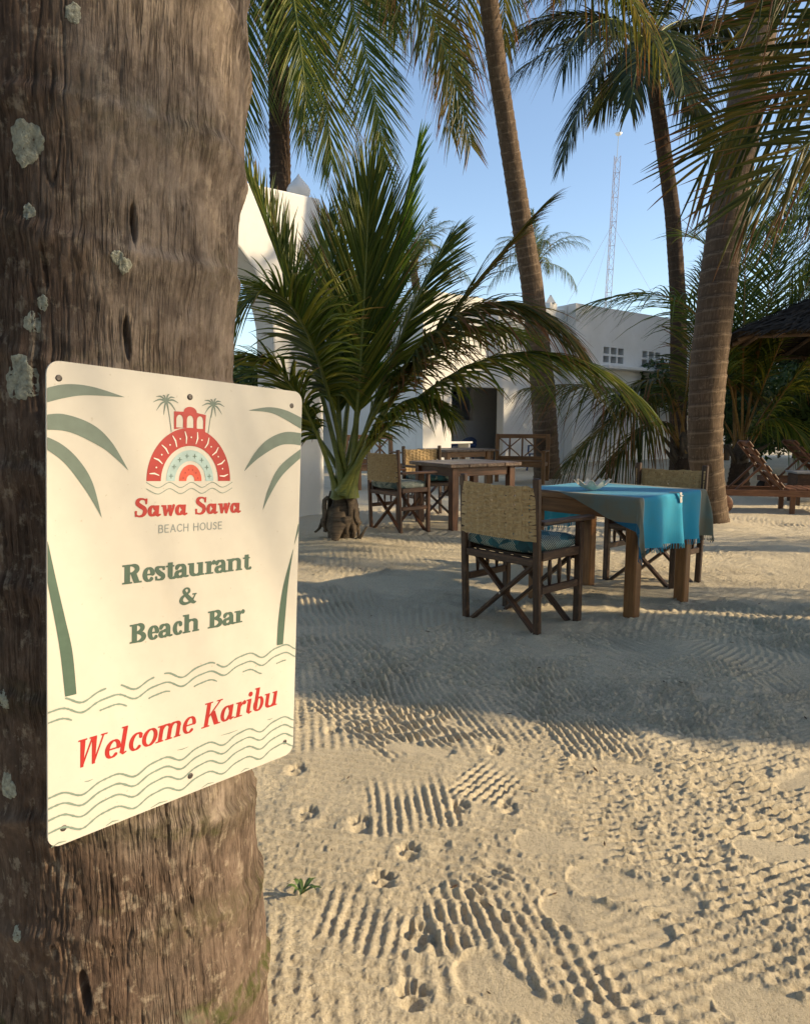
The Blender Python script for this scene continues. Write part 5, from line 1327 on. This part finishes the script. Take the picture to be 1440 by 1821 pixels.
def director_chair(label, loc, rz, wmat='wood_dark', cmat='cushion', seed=0, group='folding chairs with woven backs'):
    """local: x right, y forward"""
    t = thing('folding_chair', label, 'chair', loc, rz, group); W = M[wmat]
    hw, hd = .275, .19
    for sx in (-1, 1):
        b = MB(); b.bar((sx * hw, -hd, -.03), (sx * hw, -hd - .035, .905), .042, .034, (0, 1, 0), .006); b.build('rear_post', W, t)
        b = MB(); b.bar((sx * hw, hd, -.03), (sx * hw, hd, .635), .042, .04, (0, 1, 0), .005); b.build('front_post', W, t)
        b = MB(); b.bar((sx * (hw + .005), -hd - .005, .655), (sx * (hw + .005), hd + .11, .652), .058, .026, (0, 0, 1), .006); b.build('armrest', W, t)
        b = MB(); b.bar((sx * hw, -hd + .018, .465), (sx * hw, hd - .02, .465), .03, .05, (0, 0, 1)); b.build('seat_rail', W, t)
        b = MB(); b.bar((sx * hw, -hd + .018, .27), (sx * hw, hd - .02, .27), .026, .042, (0, 0, 1)); b.build('lower_rail', W, t)
        for k in range(3):
            y = -hd + .1 + k * .09; b = MB(); b.tube([(sx * hw, y, .29), (sx * hw, y, .33), (sx * hw, y, .37), (sx * hw, y, .41), (sx * hw, y, .44)], [.008, .012, .0135, .012, .008], 8); b.build('spindle', W, t, True)
    b = MB(); b.bar((-hw + .02, -hd - .012, .43), (hw - .02, -hd - .012, .43), .03, .045); b.build('rear_rail', W, t)
    b = MB(); b.bar((-hw + .02, hd, .43), (hw - .02, hd, .43), .03, .045); b.build('front_rail', W, t)
    for y, o in ((-hd + .012, 0), (hd - .04, 0)):
        b = MB(); b.bar((-hw + .03, y, .0), (hw - .03, y, .425), .022, .042, (0, 1, 0)); b.build('cross_bar', W, t)
        b = MB(); b.bar((hw - .03, y + .026, .0), (-hw + .03, y + .026, .425), .022, .042, (0, 1, 0)); b.build('cross_bar', W, t)
    b = MB(); b.tube([(0, -hd - .01, .212), (0, -hd + .06, .212)], .007, 8); b.build('pivot_bolt', M['steel'], t)
    b = MB()
    for k in range(5): b.bar((-hw + .02, -hd + .06 + k * .07, .452), (hw - .02, -hd + .06 + k * .07, .452), .05, .014)
    b.build('seat_slats', W, t)
    cushion(0, .0, .466, .52, .40, .095, cmat, t, seed)
    weave_panel(.555, .555, .865, -hd - .045, t, seed=seed)
    return t
def yaw(dx, dy): return math.atan2(-dx, dy)            # turns local +y to (dx, dy)
def on(x, y, s=-.012): return (x, y, zg(x, y) + s)

director_chair('folding chair seen from behind, the nearest one, its woven back toward the viewer', on(.705, 4.08), yaw(.75, .66), seed=1)
director_chair('folding chair beyond the blue clothed table, facing the viewer', on(1.90, 5.20), yaw(-.76, -.65), seed=2)
director_chair('reddish folding chair seen from the side, beside the young palm', on(-.065, 7.63), yaw(.79, .61), 'wood_red', 'cushion2', 3)
director_chair('dark folding chair half hidden behind the leg of the middle table', on(.33, 8.8), yaw(.5, -.86), 'wood_dark', 'cushion', 4)

def table(label, c, e1, w, d, lw, ld, legw, top, leg, h=.75, planks=4):
    t = thing('wooden_table', label, 'table', (c[0], c[1], zg(*c) - .012), math.atan2(e1[1], e1[0]), 'wooden tables')
    pw = w / planks
    for k in range(planks):
        b = MB(); b.cbox((-w / 2 + (k + .5) * pw, 0, h - .02 + .0006 * (k % 2)), (pw - .004, d, .042), ch=.006); b.build('plank', M[top], t)
    for sx in (-1, 1):
        for sy in (-1, 1):
            b = MB(); b.bar((sx * lw / 2, sy * ld / 2, -.04), (sx * lw / 2, sy * ld / 2, h - .042), legw, legw, (0, 1, 0), .007); b.build('leg', M[leg], t)
    for s in (-1, 1):
        b = MB(); b.cbox((0, s * ld / 2, h - .093), (lw - legw - .002, .028, .10)); b.build('apron', M[leg], t)
        b = MB(); b.cbox((s * lw / 2, 0, h - .093), (.028, ld - legw - .002, .10)); b.build('apron', M[leg], t)
    return t
TC = (1.372, 4.55); TE1 = (.741, .671)
T1 = table('golden wooden table draped with the blue fringed cloth', TC, TE1, .84, .87, .64, .72, .075, 'wood_gold', 'wood_gold')
T1.location.z += .0
table('dark wooden table with worn top between the side-on chair and the curved palm', (.705, 8.14), (.86, .5), 1.0, .9, .80, .72, .085, 'wood_top', 'wood_red')
table('wooden table farthest from the viewer, before the porch', (.95, 13.0), (.86, .5), 1.1, 1.0, .9, .82, .09, 'wood_top', 'wood_gold')

# cloth on the near table
def m_cloth():
    m, nt, b, out = newmat('kikoi_cloth')
    a = node(nt, 'ShaderNodeAttribute', attribute_name='uvw'); sp = node(nt, 'ShaderNodeSeparateXYZ'); nt.links.new(a.outputs['Vector'], sp.inputs[0])
    c = ramp(nt, sp.outputs[0], [(0, (.012, .16, .30)), (.05, (.25, .235, .17)), (.205, (.5, .55, .5)), (.213, (.025, .42, .66)), (.80, (.025, .42, .66)), (.808, (.5, .55, .5)), (.815, (.25, .235, .17)), (.96, (.012, .16, .30))])
    for n in nt.nodes:
        if n.type == 'VALTORGB': n.color_ramp.interpolation = 'CONSTANT'
    f = noise(nt, coords(nt), 7, 5); c = mix(nt, ramp(nt, f, [(.4, (0, 0, 0)), (.75, (.35, .35, .35))]), c, (.10, .34, .42))
    th = noise(nt, coords(nt, 'uvw', (260, 8, 1)), 1.0, 2); th2 = noise(nt, coords(nt, 'uvw', (6, 300, 1)), 1.0, 2)
    c = mix(nt, .25, c, mix(nt, th, (.02, .02, .02), (.3, .4, .42)), 'SOFT_LIGHT')
    nt.links.new(c, b.inputs['Base Color']); b.inputs['Roughness'].default_value = .85
    b.inputs['Sheen Weight'].default_value = .15
    ad = node(nt, 'ShaderNodeMath', operation='ADD'); nt.links.new(th, ad.inputs[0]); nt.links.new(th2, ad.inputs[1]); bump(nt, ad.outputs[0], .25, .002, b)
    tr = node(nt, 'ShaderNodeBsdfTranslucent'); nt.links.new(c, tr.inputs[0]); ms = node(nt, 'ShaderNodeMixShader'); ms.inputs[0].default_value = .22
    nt.links.new(b.outputs[0], ms.inputs[1]); nt.links.new(tr.outputs[0], ms.inputs[2]); nt.links.new(ms.outputs[0], out.inputs[0]); return m
M['cloth'] = m_cloth()
cl = thing('tablecloth', 'turquoise cloth with grey stripes and fringe draped over the nearest table', 'tablecloth', (TC[0], TC[1], T1.location.z), math.atan2(TE1[1], TE1[0]))
HX, HY, ZT = .423, .438, .7535
nu, nv = 90, 110
def cloth_pt(u, v, ripple=True):
    """u, v flat cloth coordinates in metres from the table's centre"""
    eu = max(0., abs(u) - HX); ev = max(0., abs(v) - HY); su = 1 if u > 0 else -1; sv = 1 if v > 0 else -1
    x = max(-HX, min(HX, u)); y = max(-HY, min(HY, v)); drop = math.hypot(eu, ev)
    z = ZT + .0012 * (1 + math.sin(u * 17 + v * 5) * math.sin(v * 13 - u * 4)) + .004 * max(0, math.sin(u * 9 + v * 21) - .75)
    if drop > 0:
        ph = math.atan2(eu, ev); fl = .010 + .035 * drop
        if eu > 0 and ev > 0: fl += .30 * drop * math.sin(2 * ph) ** 1.5 * (.55 + .0 * drop)
        rip = .024 * (drop / .3) * math.sin(u * 26 + 1.1) * (1 if ev > eu else 0) + .014 * (drop / .3) * math.sin(v * 22) * (1 if eu >= ev else 0)
        rip += .02 * math.exp(-((u - .02) / .035) ** 2) * min(1, drop / .1) * (1 if sv < 0 and ev > eu else 0)
        k = 1 - math.exp(-drop / .012)
        x += su * (math.sin(ph)) * (fl * k + abs(rip) * .6); y += sv * math.cos(ph) * (fl * k + rip)
        z -= max(0, drop - .004) * (.985 - .06 * math.sin(2 * ph)); 
        if drop < .004: z -= drop * .2
    return (x, y, z)
V = []; UV = []
for j in range(nv + 1):
    v = -HY - .315 + (2 * HY + .315 + .30) * j / nv
    lo = -HX - float(np.interp(v, [-.80, -.44, -.25, .0, .22, .8], [.215, .205, .14, .035, -.025, -.03])); hi = HX + .15 + .01 * math.sin(v * 9)
    for i in range(nu + 1):
        u = lo + (hi - lo) * i / nu; V.append(cloth_pt(u, v)); UV.append(((u + HX + .215) / (2 * HX + .37), v, 0))
Fs = [[j * (nu + 1) + i, j * (nu + 1) + i + 1, (j + 1) * (nu + 1) + i + 1, (j + 1) * (nu + 1) + i] for j in range(nv) for i in range(nu)]
mesh_np('cloth', V, Fs, M['cloth'], cl, True, {'uvw': ('FLOAT_VECTOR', UV)})
fr = MB(); fuv = []
for i in range(nu + 1):
    for e_, j in ((0, 0), (1, nv)):
        p = Vv(V[j * (nu + 1) + i]); q0 = len(fr.v)
        sw = rng.normal(0, .004); fr.tube([p, p + Vv([sw * .5, rng.normal(0, .002), -.012]), p + Vv([sw, rng.normal(0, .003), -.03 - .006 * rng.random()])], [.0022, .0020, .0028], 5)
        fuv += [UV[j * (nu + 1) + i]] * (len(fr.v) - q0)
o = mesh_np('fringe', fr.v, fr.f, M['cloth'], cl, True, {'uvw': ('FLOAT_VECTOR', fuv)}); o['kind'] = 'stuff'
def tloc(x, y, z): return Vector((TC[0] + TE1[0] * x - TE1[1] * y, TC[1] + TE1[1] * x + TE1[0] * y, T1.location.z + z))
clip = thing('table_clip', 'small steel clip holding the blue cloth at the table edge', 'clip', tloc(.02, -HY - .012, ZT), math.atan2(TE1[1], TE1[0]))
b = MB(); b.bar((0, .05, .006), (0, -.016, .007), .03, .004); b.build('jaw', M['steel'], clip)
b = MB(); b.bar((0, -.018, .009), (0, -.024, -.055), .028, .004, (0, 1, 0)); b.build('plate', M['steel'], clip)
b = MB(); b.tube([(-.014, -.026, -.012), (.014, -.026, -.012)], .004, 8); b.build('pin', M['steel'], clip)
# fluted clam shell
sh = thing('clam_shell', 'fluted grey clam shell bowl lying on the blue tablecloth', 'shell', tloc(-.24, -.01, ZT + .004), .4)
nf, nr_ = 64, 9; V = []
for layer in (0, 1):
    for i in range(nr_):
        f = i / (nr_ - 1)
        for k in range(nf):
            a = 2 * math.pi * k / nf; fl = math.cos(a * 9); rad = (.105 if layer == 0 else .101) * f * (1 + .13 * fl * f)
            V.append((rad * math.cos(a) * 1.15, rad * math.sin(a) * .72, .004 + (.052 * f ** 2 + .018 * fl * f ** 3) + (0 if layer == 0 else .005 * (1 - .5 * f))))
Fs = []
for layer in (0, 1):
    for i in range(nr_ - 1):
        for k in range(nf):
            a = layer * nr_ * nf + i * nf; q = [a + k, a + (k + 1) % nf, a + nf + (k + 1) % nf, a + nf + k]; Fs.append(q if layer else q[::-1])
for k in range(nf): a = (nr_ - 1) * nf; c = (2 * nr_ - 1) * nf; Fs.append([a + k, a + (k + 1) % nf, c + (k + 1) % nf, c + k])
mesh_np('bowl', V, Fs, M['shell'], sh, True)

# lattice benches by the far table
def bench(label, loc, rz, w=1.05, wm='wood_gold'):
    t = thing('lattice_bench', label, 'bench', loc, rz, 'lattice-backed benches'); W = M[wm]; hw = w / 2
    for sx in (-1, 1):
        b = MB(); b.bar((sx * hw, -.25, -.03), (sx * hw, -.29, 1.0), .075, .075, (0, 1, 0), .008); b.build('rear_post', W, t)
        b = MB(); b.bar((sx * hw, .25, -.03), (sx * hw, .25, .64), .07, .07, (0, 1, 0), .008); b.build('front_post', W, t)
        b = MB(); b.bar((sx * hw, -.27, .66), (sx * hw, .3, .66), .085, .03, (0, 0, 1)); b.build('armrest', W, t)
        b = MB(); b.bar((sx * hw, -.21, .40), (sx * hw, .21, .40), .035, .08); b.build('side_rail', W, t)
    for z, y, nm in ((.955, -.287, 'top_rail'), (.50, -.268, 'back_rail'), (.40, -.255, 'seat_rail'), (.39, .25, 'front_rail')):
        b = MB(); b.bar((-hw + .04, y, z), (hw - .04, y, z), .04, .085); b.build(nm, W, t)
    for k in range(3):
        x = -hw + w * (k + 1) / 4; b = MB(); b.bar((x, -.27, .54), (x, -.285, .915), .03, .045, (0, 1, 0)); b.build('upright', W, t)
    for k in range(2):
        xa = -hw + .05 + (w / 2) * k; xb = xa + w / 2 - .1
        for q, (p0, p1) in enumerate((((xa, -.262, .55), (xb, -.278, .91)), ((xb, -.285, .55), (xa, -.30, .91)))):
            b = MB(); b.bar(p0, p1, .022, .045, (0, 1, 0)); b.build('cross_slat', W, t)
    for k in range(5):
        b = MB(); b.cbox((0, -.19 + k * .098, .452), (w - .09, .085, .024)); b.build('seat_slat', W, t)
    return t
bench('wooden bench with crossed lattice back facing left, beside the dark curved trunk', on(2.33, 14.0), yaw(-.35, -.93))
bench('wooden lattice bench half hidden behind the young palm fronds', on(-.55, 12.9), yaw(.5, -.86), .95)

# sun loungers on the right
def lounger(label, loc, rz, back=.92, wm='wood_lounger'):
    """local +x runs from head to foot"""
    t = thing('sun_lounger', label, 'sun lounger', loc, rz, 'slatted wooden sun loungers'); W = M[wm]; hw = .31
    for s in (-1, 1):
        b = MB(); b.bar((-.75, s * hw, .28), (1.25, s * hw, .28), .035, .085); b.build('side_rail', W, t)
        b = MB(); b.bar((1.15, s * (hw - .045), .24), (1.15, s * (hw - .045), -.02), .06, .05, (0, 1, 0)); b.build('leg', W, t)
        b = MB(); b.bar((.25, s * (hw - .045), .24), (.25, s * (hw - .045), -.02), .06, .05, (0, 1, 0)); b.build('leg', W, t)
        b = MB(); b.bar((-.6, s * (hw - .05), .25), (-.62, s * (hw - .05), .09), .06, .05, (0, 1, 0)); b.build('leg', W, t)
        w = MB(); w.lathe([(.001, -.022), (.03, -.024), (.12, -.02), (.13, -.012), (.13, .012), (.12, .02), (.03, .024), (.001, .022)], 24)
        V_ = [(x - .62, z + s * (hw + .03 - .0), y + .125) for x, y, z in w.v]; w.v = V_; w.build('wheel', M['rubber'] if s > 0 else M['wood_lounger'], t, True)
    c, s_ = math.cos(back), math.sin(back); px, pz = .12, .325
    for s in (-1, 1):
        b = MB(); b.bar((px, s * .25, pz), (px - c * .78, s * .25, pz + s_ * .78), .03, .05, (0, 1, 0)); b.build('back_rail', W, t)
        b = MB(); b.bar((px - c * .42, s * .215, pz + s_ * .42 - .02), (-.45, s * .215, .30), .028, .04, (0, 1, 0)); b.build('back_strut', W, t)
    for k in range(6):
        q = .06 + k * .135; b = MB(); b.cbox((px - c * q + s_ * .03, 0, pz + s_ * q + c * .03), (.095, .60, .02), np.array([[-c, 0, s_], [0, 1, 0], [s_, 0, c]])); b.build('slat', W, t)
    for k in range(9):
        b = MB(); b.cbox((.22 + k * .118, 0, .335), (.095, .63, .02)); b.build('slat', W, t)
    for x in (-.74, 1.24):
        b = MB(); b.bar((x, -hw + .02, .28), (x, hw - .02, .28), .03, .07); b.build('end_rail', W, t)
    return t
lz = lambda px, py, Y: (lambda p: (p[0], p[1], zg(p[0], p[1]) - .01))(at(px, py, Y))
lounger('slatted wooden sun lounger right of the stout palm, nearest of the pair', lz(1362, 900, 9.35), R(-14))
lounger('slatted wooden sun lounger farther back, behind the small dark side table', lz(1445, 880, 10.9), R(-12), .8)
sd = thing('side_table', 'small dark side table with grey top between the two loungers', 'side table', lz(1440, 880, 10.05), R(-12), None)
b = MB(); b.cbox((0, 0, .47), (.56, .5, .03)); b.build('top', plain('grey_top', (.23, .24, .25), .4, .1, 9), sd)
b = MB(); b.cbox((0, 0, .335), (.5, .44, .22)); b.build('box', M['wood_dark'], sd)
for sx in (-1, 1):
    for sy in (-1, 1):
        b = MB(); b.bar((sx * .22, sy * .19, -.03), (sx * .22, sy * .19, .225), .05, .05, (0, 1, 0)); b.build('leg', M['wood_dark'], sd)

# ------------------------------------------------------------------ thatched shelters
def m_thatch():
    m, nt, b, _ = newmat('palm_thatch'); v = coords(nt, 'gco'); f = noise(nt, v, 14, 5)
    nt.links.new(ramp(nt, f, [(.3, (.014, .011, .009)), (.6, (.042, .034, .026)), (.85, (.10, .083, .062))]), b.inputs['Base Color']); b.inputs['Roughness'].default_value = .85; b.inputs['Specular IOR Level'].default_value = .08; return m
M['thatch'] = m_thatch()
def hut(label, c, half, z0, z1, rz, posts, seed=0, ridge=None, fine=True, rows=18):
    """hipped thatch roof: half = (hx, hy) half sizes of the eaves, ridge along x"""
    g = np.random.default_rng(seed); t = thing('thatched_shelter', label, 'shelter', (c[0], c[1], c[2] if len(c) > 2 else 0), rz, 'thatched shelters')
    hx, hy = half; rl = ridge if ridge else max(.05, hx - hy)
    # four roof faces as point grids
    faces = [((-hx, -hy), (hx, -hy), (rl, 0), (-rl, 0)), ((hx, -hy), (hx, hy), (rl, 0), (rl, 0)), ((hx, hy), (-hx, hy), (-rl, 0), (rl, 0)), ((-hx, hy), (-hx, -hy), (-rl, 0), (-rl, 0))]
    V = []; Fs = []; G = []
    # closed under-layer
    for a, b_, c_, d in faces:
        o = len(V)
        for (x, y), z in ((a, z0), (b_, z0), (c_, z1), (d, z1)): V.append((x, y, z)); G.append((x, y, z))
        for (x, y), z in ((a, z0 - .05), (b_, z0 - .05), (c_, z1 - .06), (d, z1 - .06)): V.append((x * .985, y * .985, z)); G.append((x, y, z))
        Fs += [[o, o + 1, o + 2, o + 3], [o + 7, o + 6, o + 5, o + 4], [o, o + 4, o + 5, o + 1]]
    for a, b_, c_, d in faces:
        a, b_, c_, d = [Vv(q, dtype=float) for q in (a, b_, c_, d)]; W = np.linalg.norm(b_ - a); n_out = Vv([*( (a + b_) / 2), 0.]); n_out /= np.linalg.norm(n_out) + 1e-9
        for r in range(rows):
            f = r / rows
            cnt = int(max(3, (W * (1 - f) + np.linalg.norm(c_ - d) * f) / (.055 if fine else .1)))
            for k in range(cnt):
                q = (k + g.random()) / cnt; f2 = min(.98, f + g.random() / rows)
                pb = a + (b_ - a) * q; pt_ = d + (c_ - d) * q
                p = pb + (pt_ - pb) * f2; z = z0 + (z1 - z0) * f2
                up = Vv([*(pt_ - pb), z1 - z0]); up /= np.linalg.norm(up); sd_ = Vv([*(b_ - a), 0.]); sd_ /= np.linalg.norm(sd_); nn = np.cross(sd_, up)
                if nn[2] < 0: nn = -nn
                P0 = Vv([*p, z]) + nn * .03; l = g.uniform(.28, .55); dirn = -up + sd_ * g.normal(0, .16) + nn * g.uniform(.02, .16); wd = g.uniform(.012, .028)
                P1 = P0 + dirn * l * .55; P2 = P0 + dirn * l - Vv([0, 0, .05 * l]) 
                o = len(V); V += [P0 - sd_ * wd, P0 + sd_ * wd, P1 - sd_ * wd, P1 + sd_ * wd, P2 - sd_ * wd * .3, P2 + sd_ * wd * .3]; s__ = g.random() * 9; G += [(s__, s__, s__)] * 6
                Fs += [[o, o + 1, o + 3, o + 2], [o + 2, o + 3, o + 5, o + 4]]
    o = mesh_np('thatch', V, Fs, M['thatch'], t, False, {'gco': ('FLOAT_VECTOR', G)}); o['kind'] = 'stuff'
    nr__ = 7
    for a, b_, c_, d in faces:
        for k in range(nr__):
            q = (k + .5) / nr__; pb = Vv(a) + (Vv(b_) - Vv(a)) * q; pt_ = Vv(d) + (Vv(c_) - Vv(d)) * q
            b = MB(); b.tube([(*(pb * .97), z0 - .09), (*(pt_ * .97), z1 - .12)], [.04, .035], 7, wob=.1); b.build('rafter', M['wood_pole'], t, True)
    for f in (.08, .4, .7):
        for a, b_, c_, d in faces:
            p0 = Vv(a) + (Vv(d) - Vv(a)) * f; p1 = Vv(b_) + (Vv(c_) - Vv(b_)) * f; z = z0 + (z1 - z0) * f - .15
            b = MB(); b.tube([(*(p0 * .95), z), (*(p1 * .95), z)], .032, 6, wob=.1); b.build('purlin', M['wood_pole'], t, True)
    for x, y in posts:
        b = MB(); b.tube([(x, y, -.3), (x, y, z0 * .5), (x, y, z0 + .1)], [.085, .078, .07], 9, wob=.06); b.build('post', M['wood_pole'], t, True)
        for dx, dy in ((.55, 0), (-.55, 0), (0, .55), (0, -.55)) if fine else ():
            if abs(x + dx) < hx and abs(y + dy) < hy: b = MB(); b.tube([(x, y, z0 - .75), (x + dx, y + dy, z0 - .03)], .035, 6, wob=.1); b.build('brace', M['wood_pole'], t, True)
    return t
hut('thatched shelter roof on poles at the right edge, behind the loungers', (9.1, 12.45), (3.25, 2.4), 2.66, 3.85, R(-18), [(-.9, -1.6), (2.4, -1.6), (-.9, 1.9), (2.4, 1.9)], 5)
hut('unseen thatched shelter added right of the view to shade the yard', (8.0, 2.25), (.66, 1.95), 2.35, 4.4, R(90), [(-.5, -1.5), (.5, -1.5), (-.5, 1.5), (.5, 1.5)], 6, ridge=.66, fine=False, rows=10)  # added out of view; its gable is shaped to cast the shade band

# wall and rail behind the loungers
wl_ = thing('low_wall', 'low wall with wooden rail behind the loungers at the right edge', 'wall', (0, 0, 0))
p0 = at(1400, 860, 13.2); p1 = at(1620, 860, 12.6)
b = MB(); b.bar((p0[0], p0[1], .25), (p1[0], p1[1], .25), .2, .6); b.build('base', M['grey_wall'], wl_)
b = MB(); b.bar((p0[0], p0[1], .90), (p1[0], p1[1], .90), .22, .07); b.build('rail', M['wood_lounger'], wl_)
for f in (.05, .35, .65, .95):
    q = p0 + (p1 - p0) * f; b = MB(); b.bar((q[0], q[1], .551), (q[0], q[1], .864), .09, .09, (0, 1, 0)); b.build('post', M['wood_lounger'], wl_)

# ------------------------------------------------------------------ bushes and far greenery
def bush_mesh(name, rx, ry, rz_, n, leaf, seed):
    g = np.random.default_rng(seed); k = 9
    cen = np.stack([g.normal(0, .38, k) * rx, g.normal(0, .38, k) * ry, (.35 + .5 * g.random(k)) * rz_], 1); rad = (.3 + .28 * g.random(k)) * min(rx, rz_)
    ci = g.integers(0, k, n); d = g.normal(size=(n, 3)); d /= np.linalg.norm(d, axis=1)[:, None]
    P = cen[ci] + d * (rad[ci] * (.62 + .42 * g.random(n)))[:, None]; P[:, 2] = np.clip(P[:, 2], .03, None)
    a = g.normal(size=(n, 3)); a /= np.linalg.norm(a, axis=1)[:, None]; b_ = np.cross(a, d); b_ /= np.linalg.norm(b_, axis=1)[:, None] + 1e-9
    L = leaf * (.6 + .8 * g.random(n))[:, None]
    V = np.stack([P - a * L, P + b_ * L * .38 + d * L * .1, P + a * L, P - b_ * L * .38 + d * L * .1], 1).reshape(-1, 3)
    A = np.zeros((n, 4, 4)); A[..., 0] = g.random(n)[:, None] * .5; A[..., 1] = g.random(n)[:, None]; A[..., 3] = 1
    Fq = np.arange(n * 4).reshape(n, 4)
    return mesh_np(name, V, Fq, M['bush_leaf'], None, False, {'leaf': ('FLOAT_COLOR', A.reshape(-1, 4))})
proto = [bush_mesh('crown', 1.5, 1.2, 2.2, 5200, .085, 1), bush_mesh('crown', 2.2, 1.6, 3.6, 6500, .11, 2)]
proto.append(bush_mesh('crown', 3.4, 3.0, 6.6, 15000, .17, 3))
BD = [m.data for m in proto]
for m in proto: bpy.data.objects.remove(m)
BUSH = [(1425, 15.8, 0, 1.0, 'dark leafy bush under the thatched shelter at the right edge'), (1350, 17.5, 0, 1.0, 'dark leafy bush between the loungers and the shelter'), (1290, 21, 1, 1.0, 'dense tree behind the stout palm trunk'),
        (1180, 27.5, 1, 1.25, 'leafy tree rising behind the house roof at the right'), (1110, 28.5, 1, 1.15, 'leafy tree rising behind the house roof, below the mast'), (690, 22, 1, .95, 'leafy tree behind the young palm, left of the porch'), (630, 24, 1, 1.0, 'leafy tree between gateway and house'),
        (540, 22, 1, .9, 'leafy tree directly behind the gateway'), (430, 20, 0, 1.2, 'leafy bush seen under the gateway arch'), (740, 24, 0, 1.2, 'leafy bush at the left end of the house'),
        (1980, 18.0, 2, 1.6, 'large dense unseen tree added right of the house to shade it'), (2150, 20.0, 2, 1.7, 'large dense unseen tree added farthest right to shade the house'),  # unseen trees added to keep the sun off the house
        ((-7.5, 3.0), 0, 2, 1.0, 'large unseen tree added left of the near trunk to block sky light'), ((-6.5, -5.0), 0, 2, 1.1, 'large tree added behind the viewer at the left to block sky light'), ((-.5, -8.5), 0, 2, 1.15, 'large tree added directly behind the viewer to block sky light'), ((6.0, -9.0), 0, 2, 1.0, 'large tree added behind the viewer at the right to block sky light'), ((-8.5, 9.5), 0, 2, 1.0, 'large unseen tree added left of the gateway to block sky light'), ((10.5, -7.0), 0, 2, 1.15, 'large tree added far behind the viewer at the right to block sky light'), ((15.0, -6.5), 0, 2, 1.2, 'large tree added farthest behind the viewer at the right to block sky light'),  # unseen trees added around the viewer to cut the sky's fill light
        (1500, 19, 1, 1.0, 'dense tree at the far right behind the shelter'), (330, 22, 1, 1.0, 'leafy tree far behind the near trunk')]
for px, Y, kd, s_, lab in BUSH:
    p = at(px, 800, Y) if not isinstance(px, tuple) else px
    if isinstance(px, tuple): px = px[0] * 40
    t = thing('leafy_bush' if kd == 0 else 'leafy_tree', lab, 'bush' if kd == 0 else 'tree', (p[0], p[1], 0), px * .37, 'greenery behind the yard')
    o = bpy.data.objects.new('crown', BD[kd]); COL.objects.link(o); o.parent = t; o.scale = (s_,) * 3; o.location.z = .3 * min(kd, 1)
    b = MB(); b.tube([(0, 0, -.2), (.08, .05, .8 * s_), (.02, .1, 1.8 * s_)], [.11, .09, .04], 8); b.build('trunk', M['bark_dark'], t, True)

# ------------------------------------------------------------------ small things on the sand
g = random.Random(21)
LEAFLABEL = 'tiny dry leaf scrap lying on the sand'
def scrap(px, py, s_, rz):
    p = gnd(px, py); z = zg(p[0], p[1]); V = []; n = 5
    for i in range(n):
        t = i / (n - 1); w = .32 * math.sin(math.pi * min(.97, max(.06, t))) * s_
        for u in (-1, 0, 1): V.append(((t - .5) * 2 * s_, u * w, .004 + .25 * s_ * (abs(u) * .5 + (t - .5) ** 2)))
    Fs = [[i * 3 + j, i * 3 + j + 1, i * 3 + 4 + j, i * 3 + 3 + j] for i in range(n - 1) for j in range(2)]
    o = mesh_np('dry_leaf', V, Fs, M['debris'], None, True); o.location = (p[0], p[1], z + .001); o.rotation_euler = (g.uniform(-.3, .3), g.uniform(-.3, .3), rz)
    md = o.modifiers.new('thick', 'SOLIDIFY'); md.thickness = .0012
    tag(o, LEAFLABEL, 'leaf', 'dry leaf scraps scattered on the sand')
for px, py, s_ in ((815, 1320, .010), (700, 1297, .010), (1058, 1378, .016), (1045, 1384, .012), (808, 1592, .010), (1075, 1505, .009), (945, 1418, .008), (985, 1595, .008), (1060, 1745, .005), (870, 1772, .006),
                   (630, 1210, .009), (905, 1273, .010), (720, 1245, .008), (1180, 1210, .012), (1210, 1215, .010), (1432, 1277, .012), (640, 1015, .014), (560, 1230, .008), (1130, 1480, .006), (870, 1622, .007), (760, 1120, .013), (960, 1190, .011), (1300, 1150, .012), (1350, 1080, .014), (660, 1090, .012), (1250, 1340, .009), (1370, 1440, .008), (590, 1520, .007), (620, 1390, .008)):
    scrap(px, py, s_, g.uniform(0, 6))
pw = gnd(537, 1604); wd = thing('seedling', 'small green weed sprouting from the sand beside the near trunk', 'weed', (pw[0], pw[1], zg(pw[0], pw[1])))
for k in range(9):
    a = k * GA; l = g.uniform(.022, .05); V = []
    for i in range(6):
        t = i / 5; w = .0055 * math.sin(math.pi * (.12 + .86 * t)); r_ = l * t; z = .004 + .02 * math.sin(t * 2.2) * (1 + .4 * (k % 3))
        for u in (-1, 0, 1): V.append((r_ * math.cos(a) - math.sin(a) * w * u, r_ * math.sin(a) + math.cos(a) * w * u, z + .0015 * abs(u)))
    Fs = [[i * 3 + j, i * 3 + j + 1, i * 3 + 4 + j, i * 3 + 3 + j] for i in range(5) for j in range(2)]
    mesh_np('leaf', V, Fs, M['weed'], wd, True)
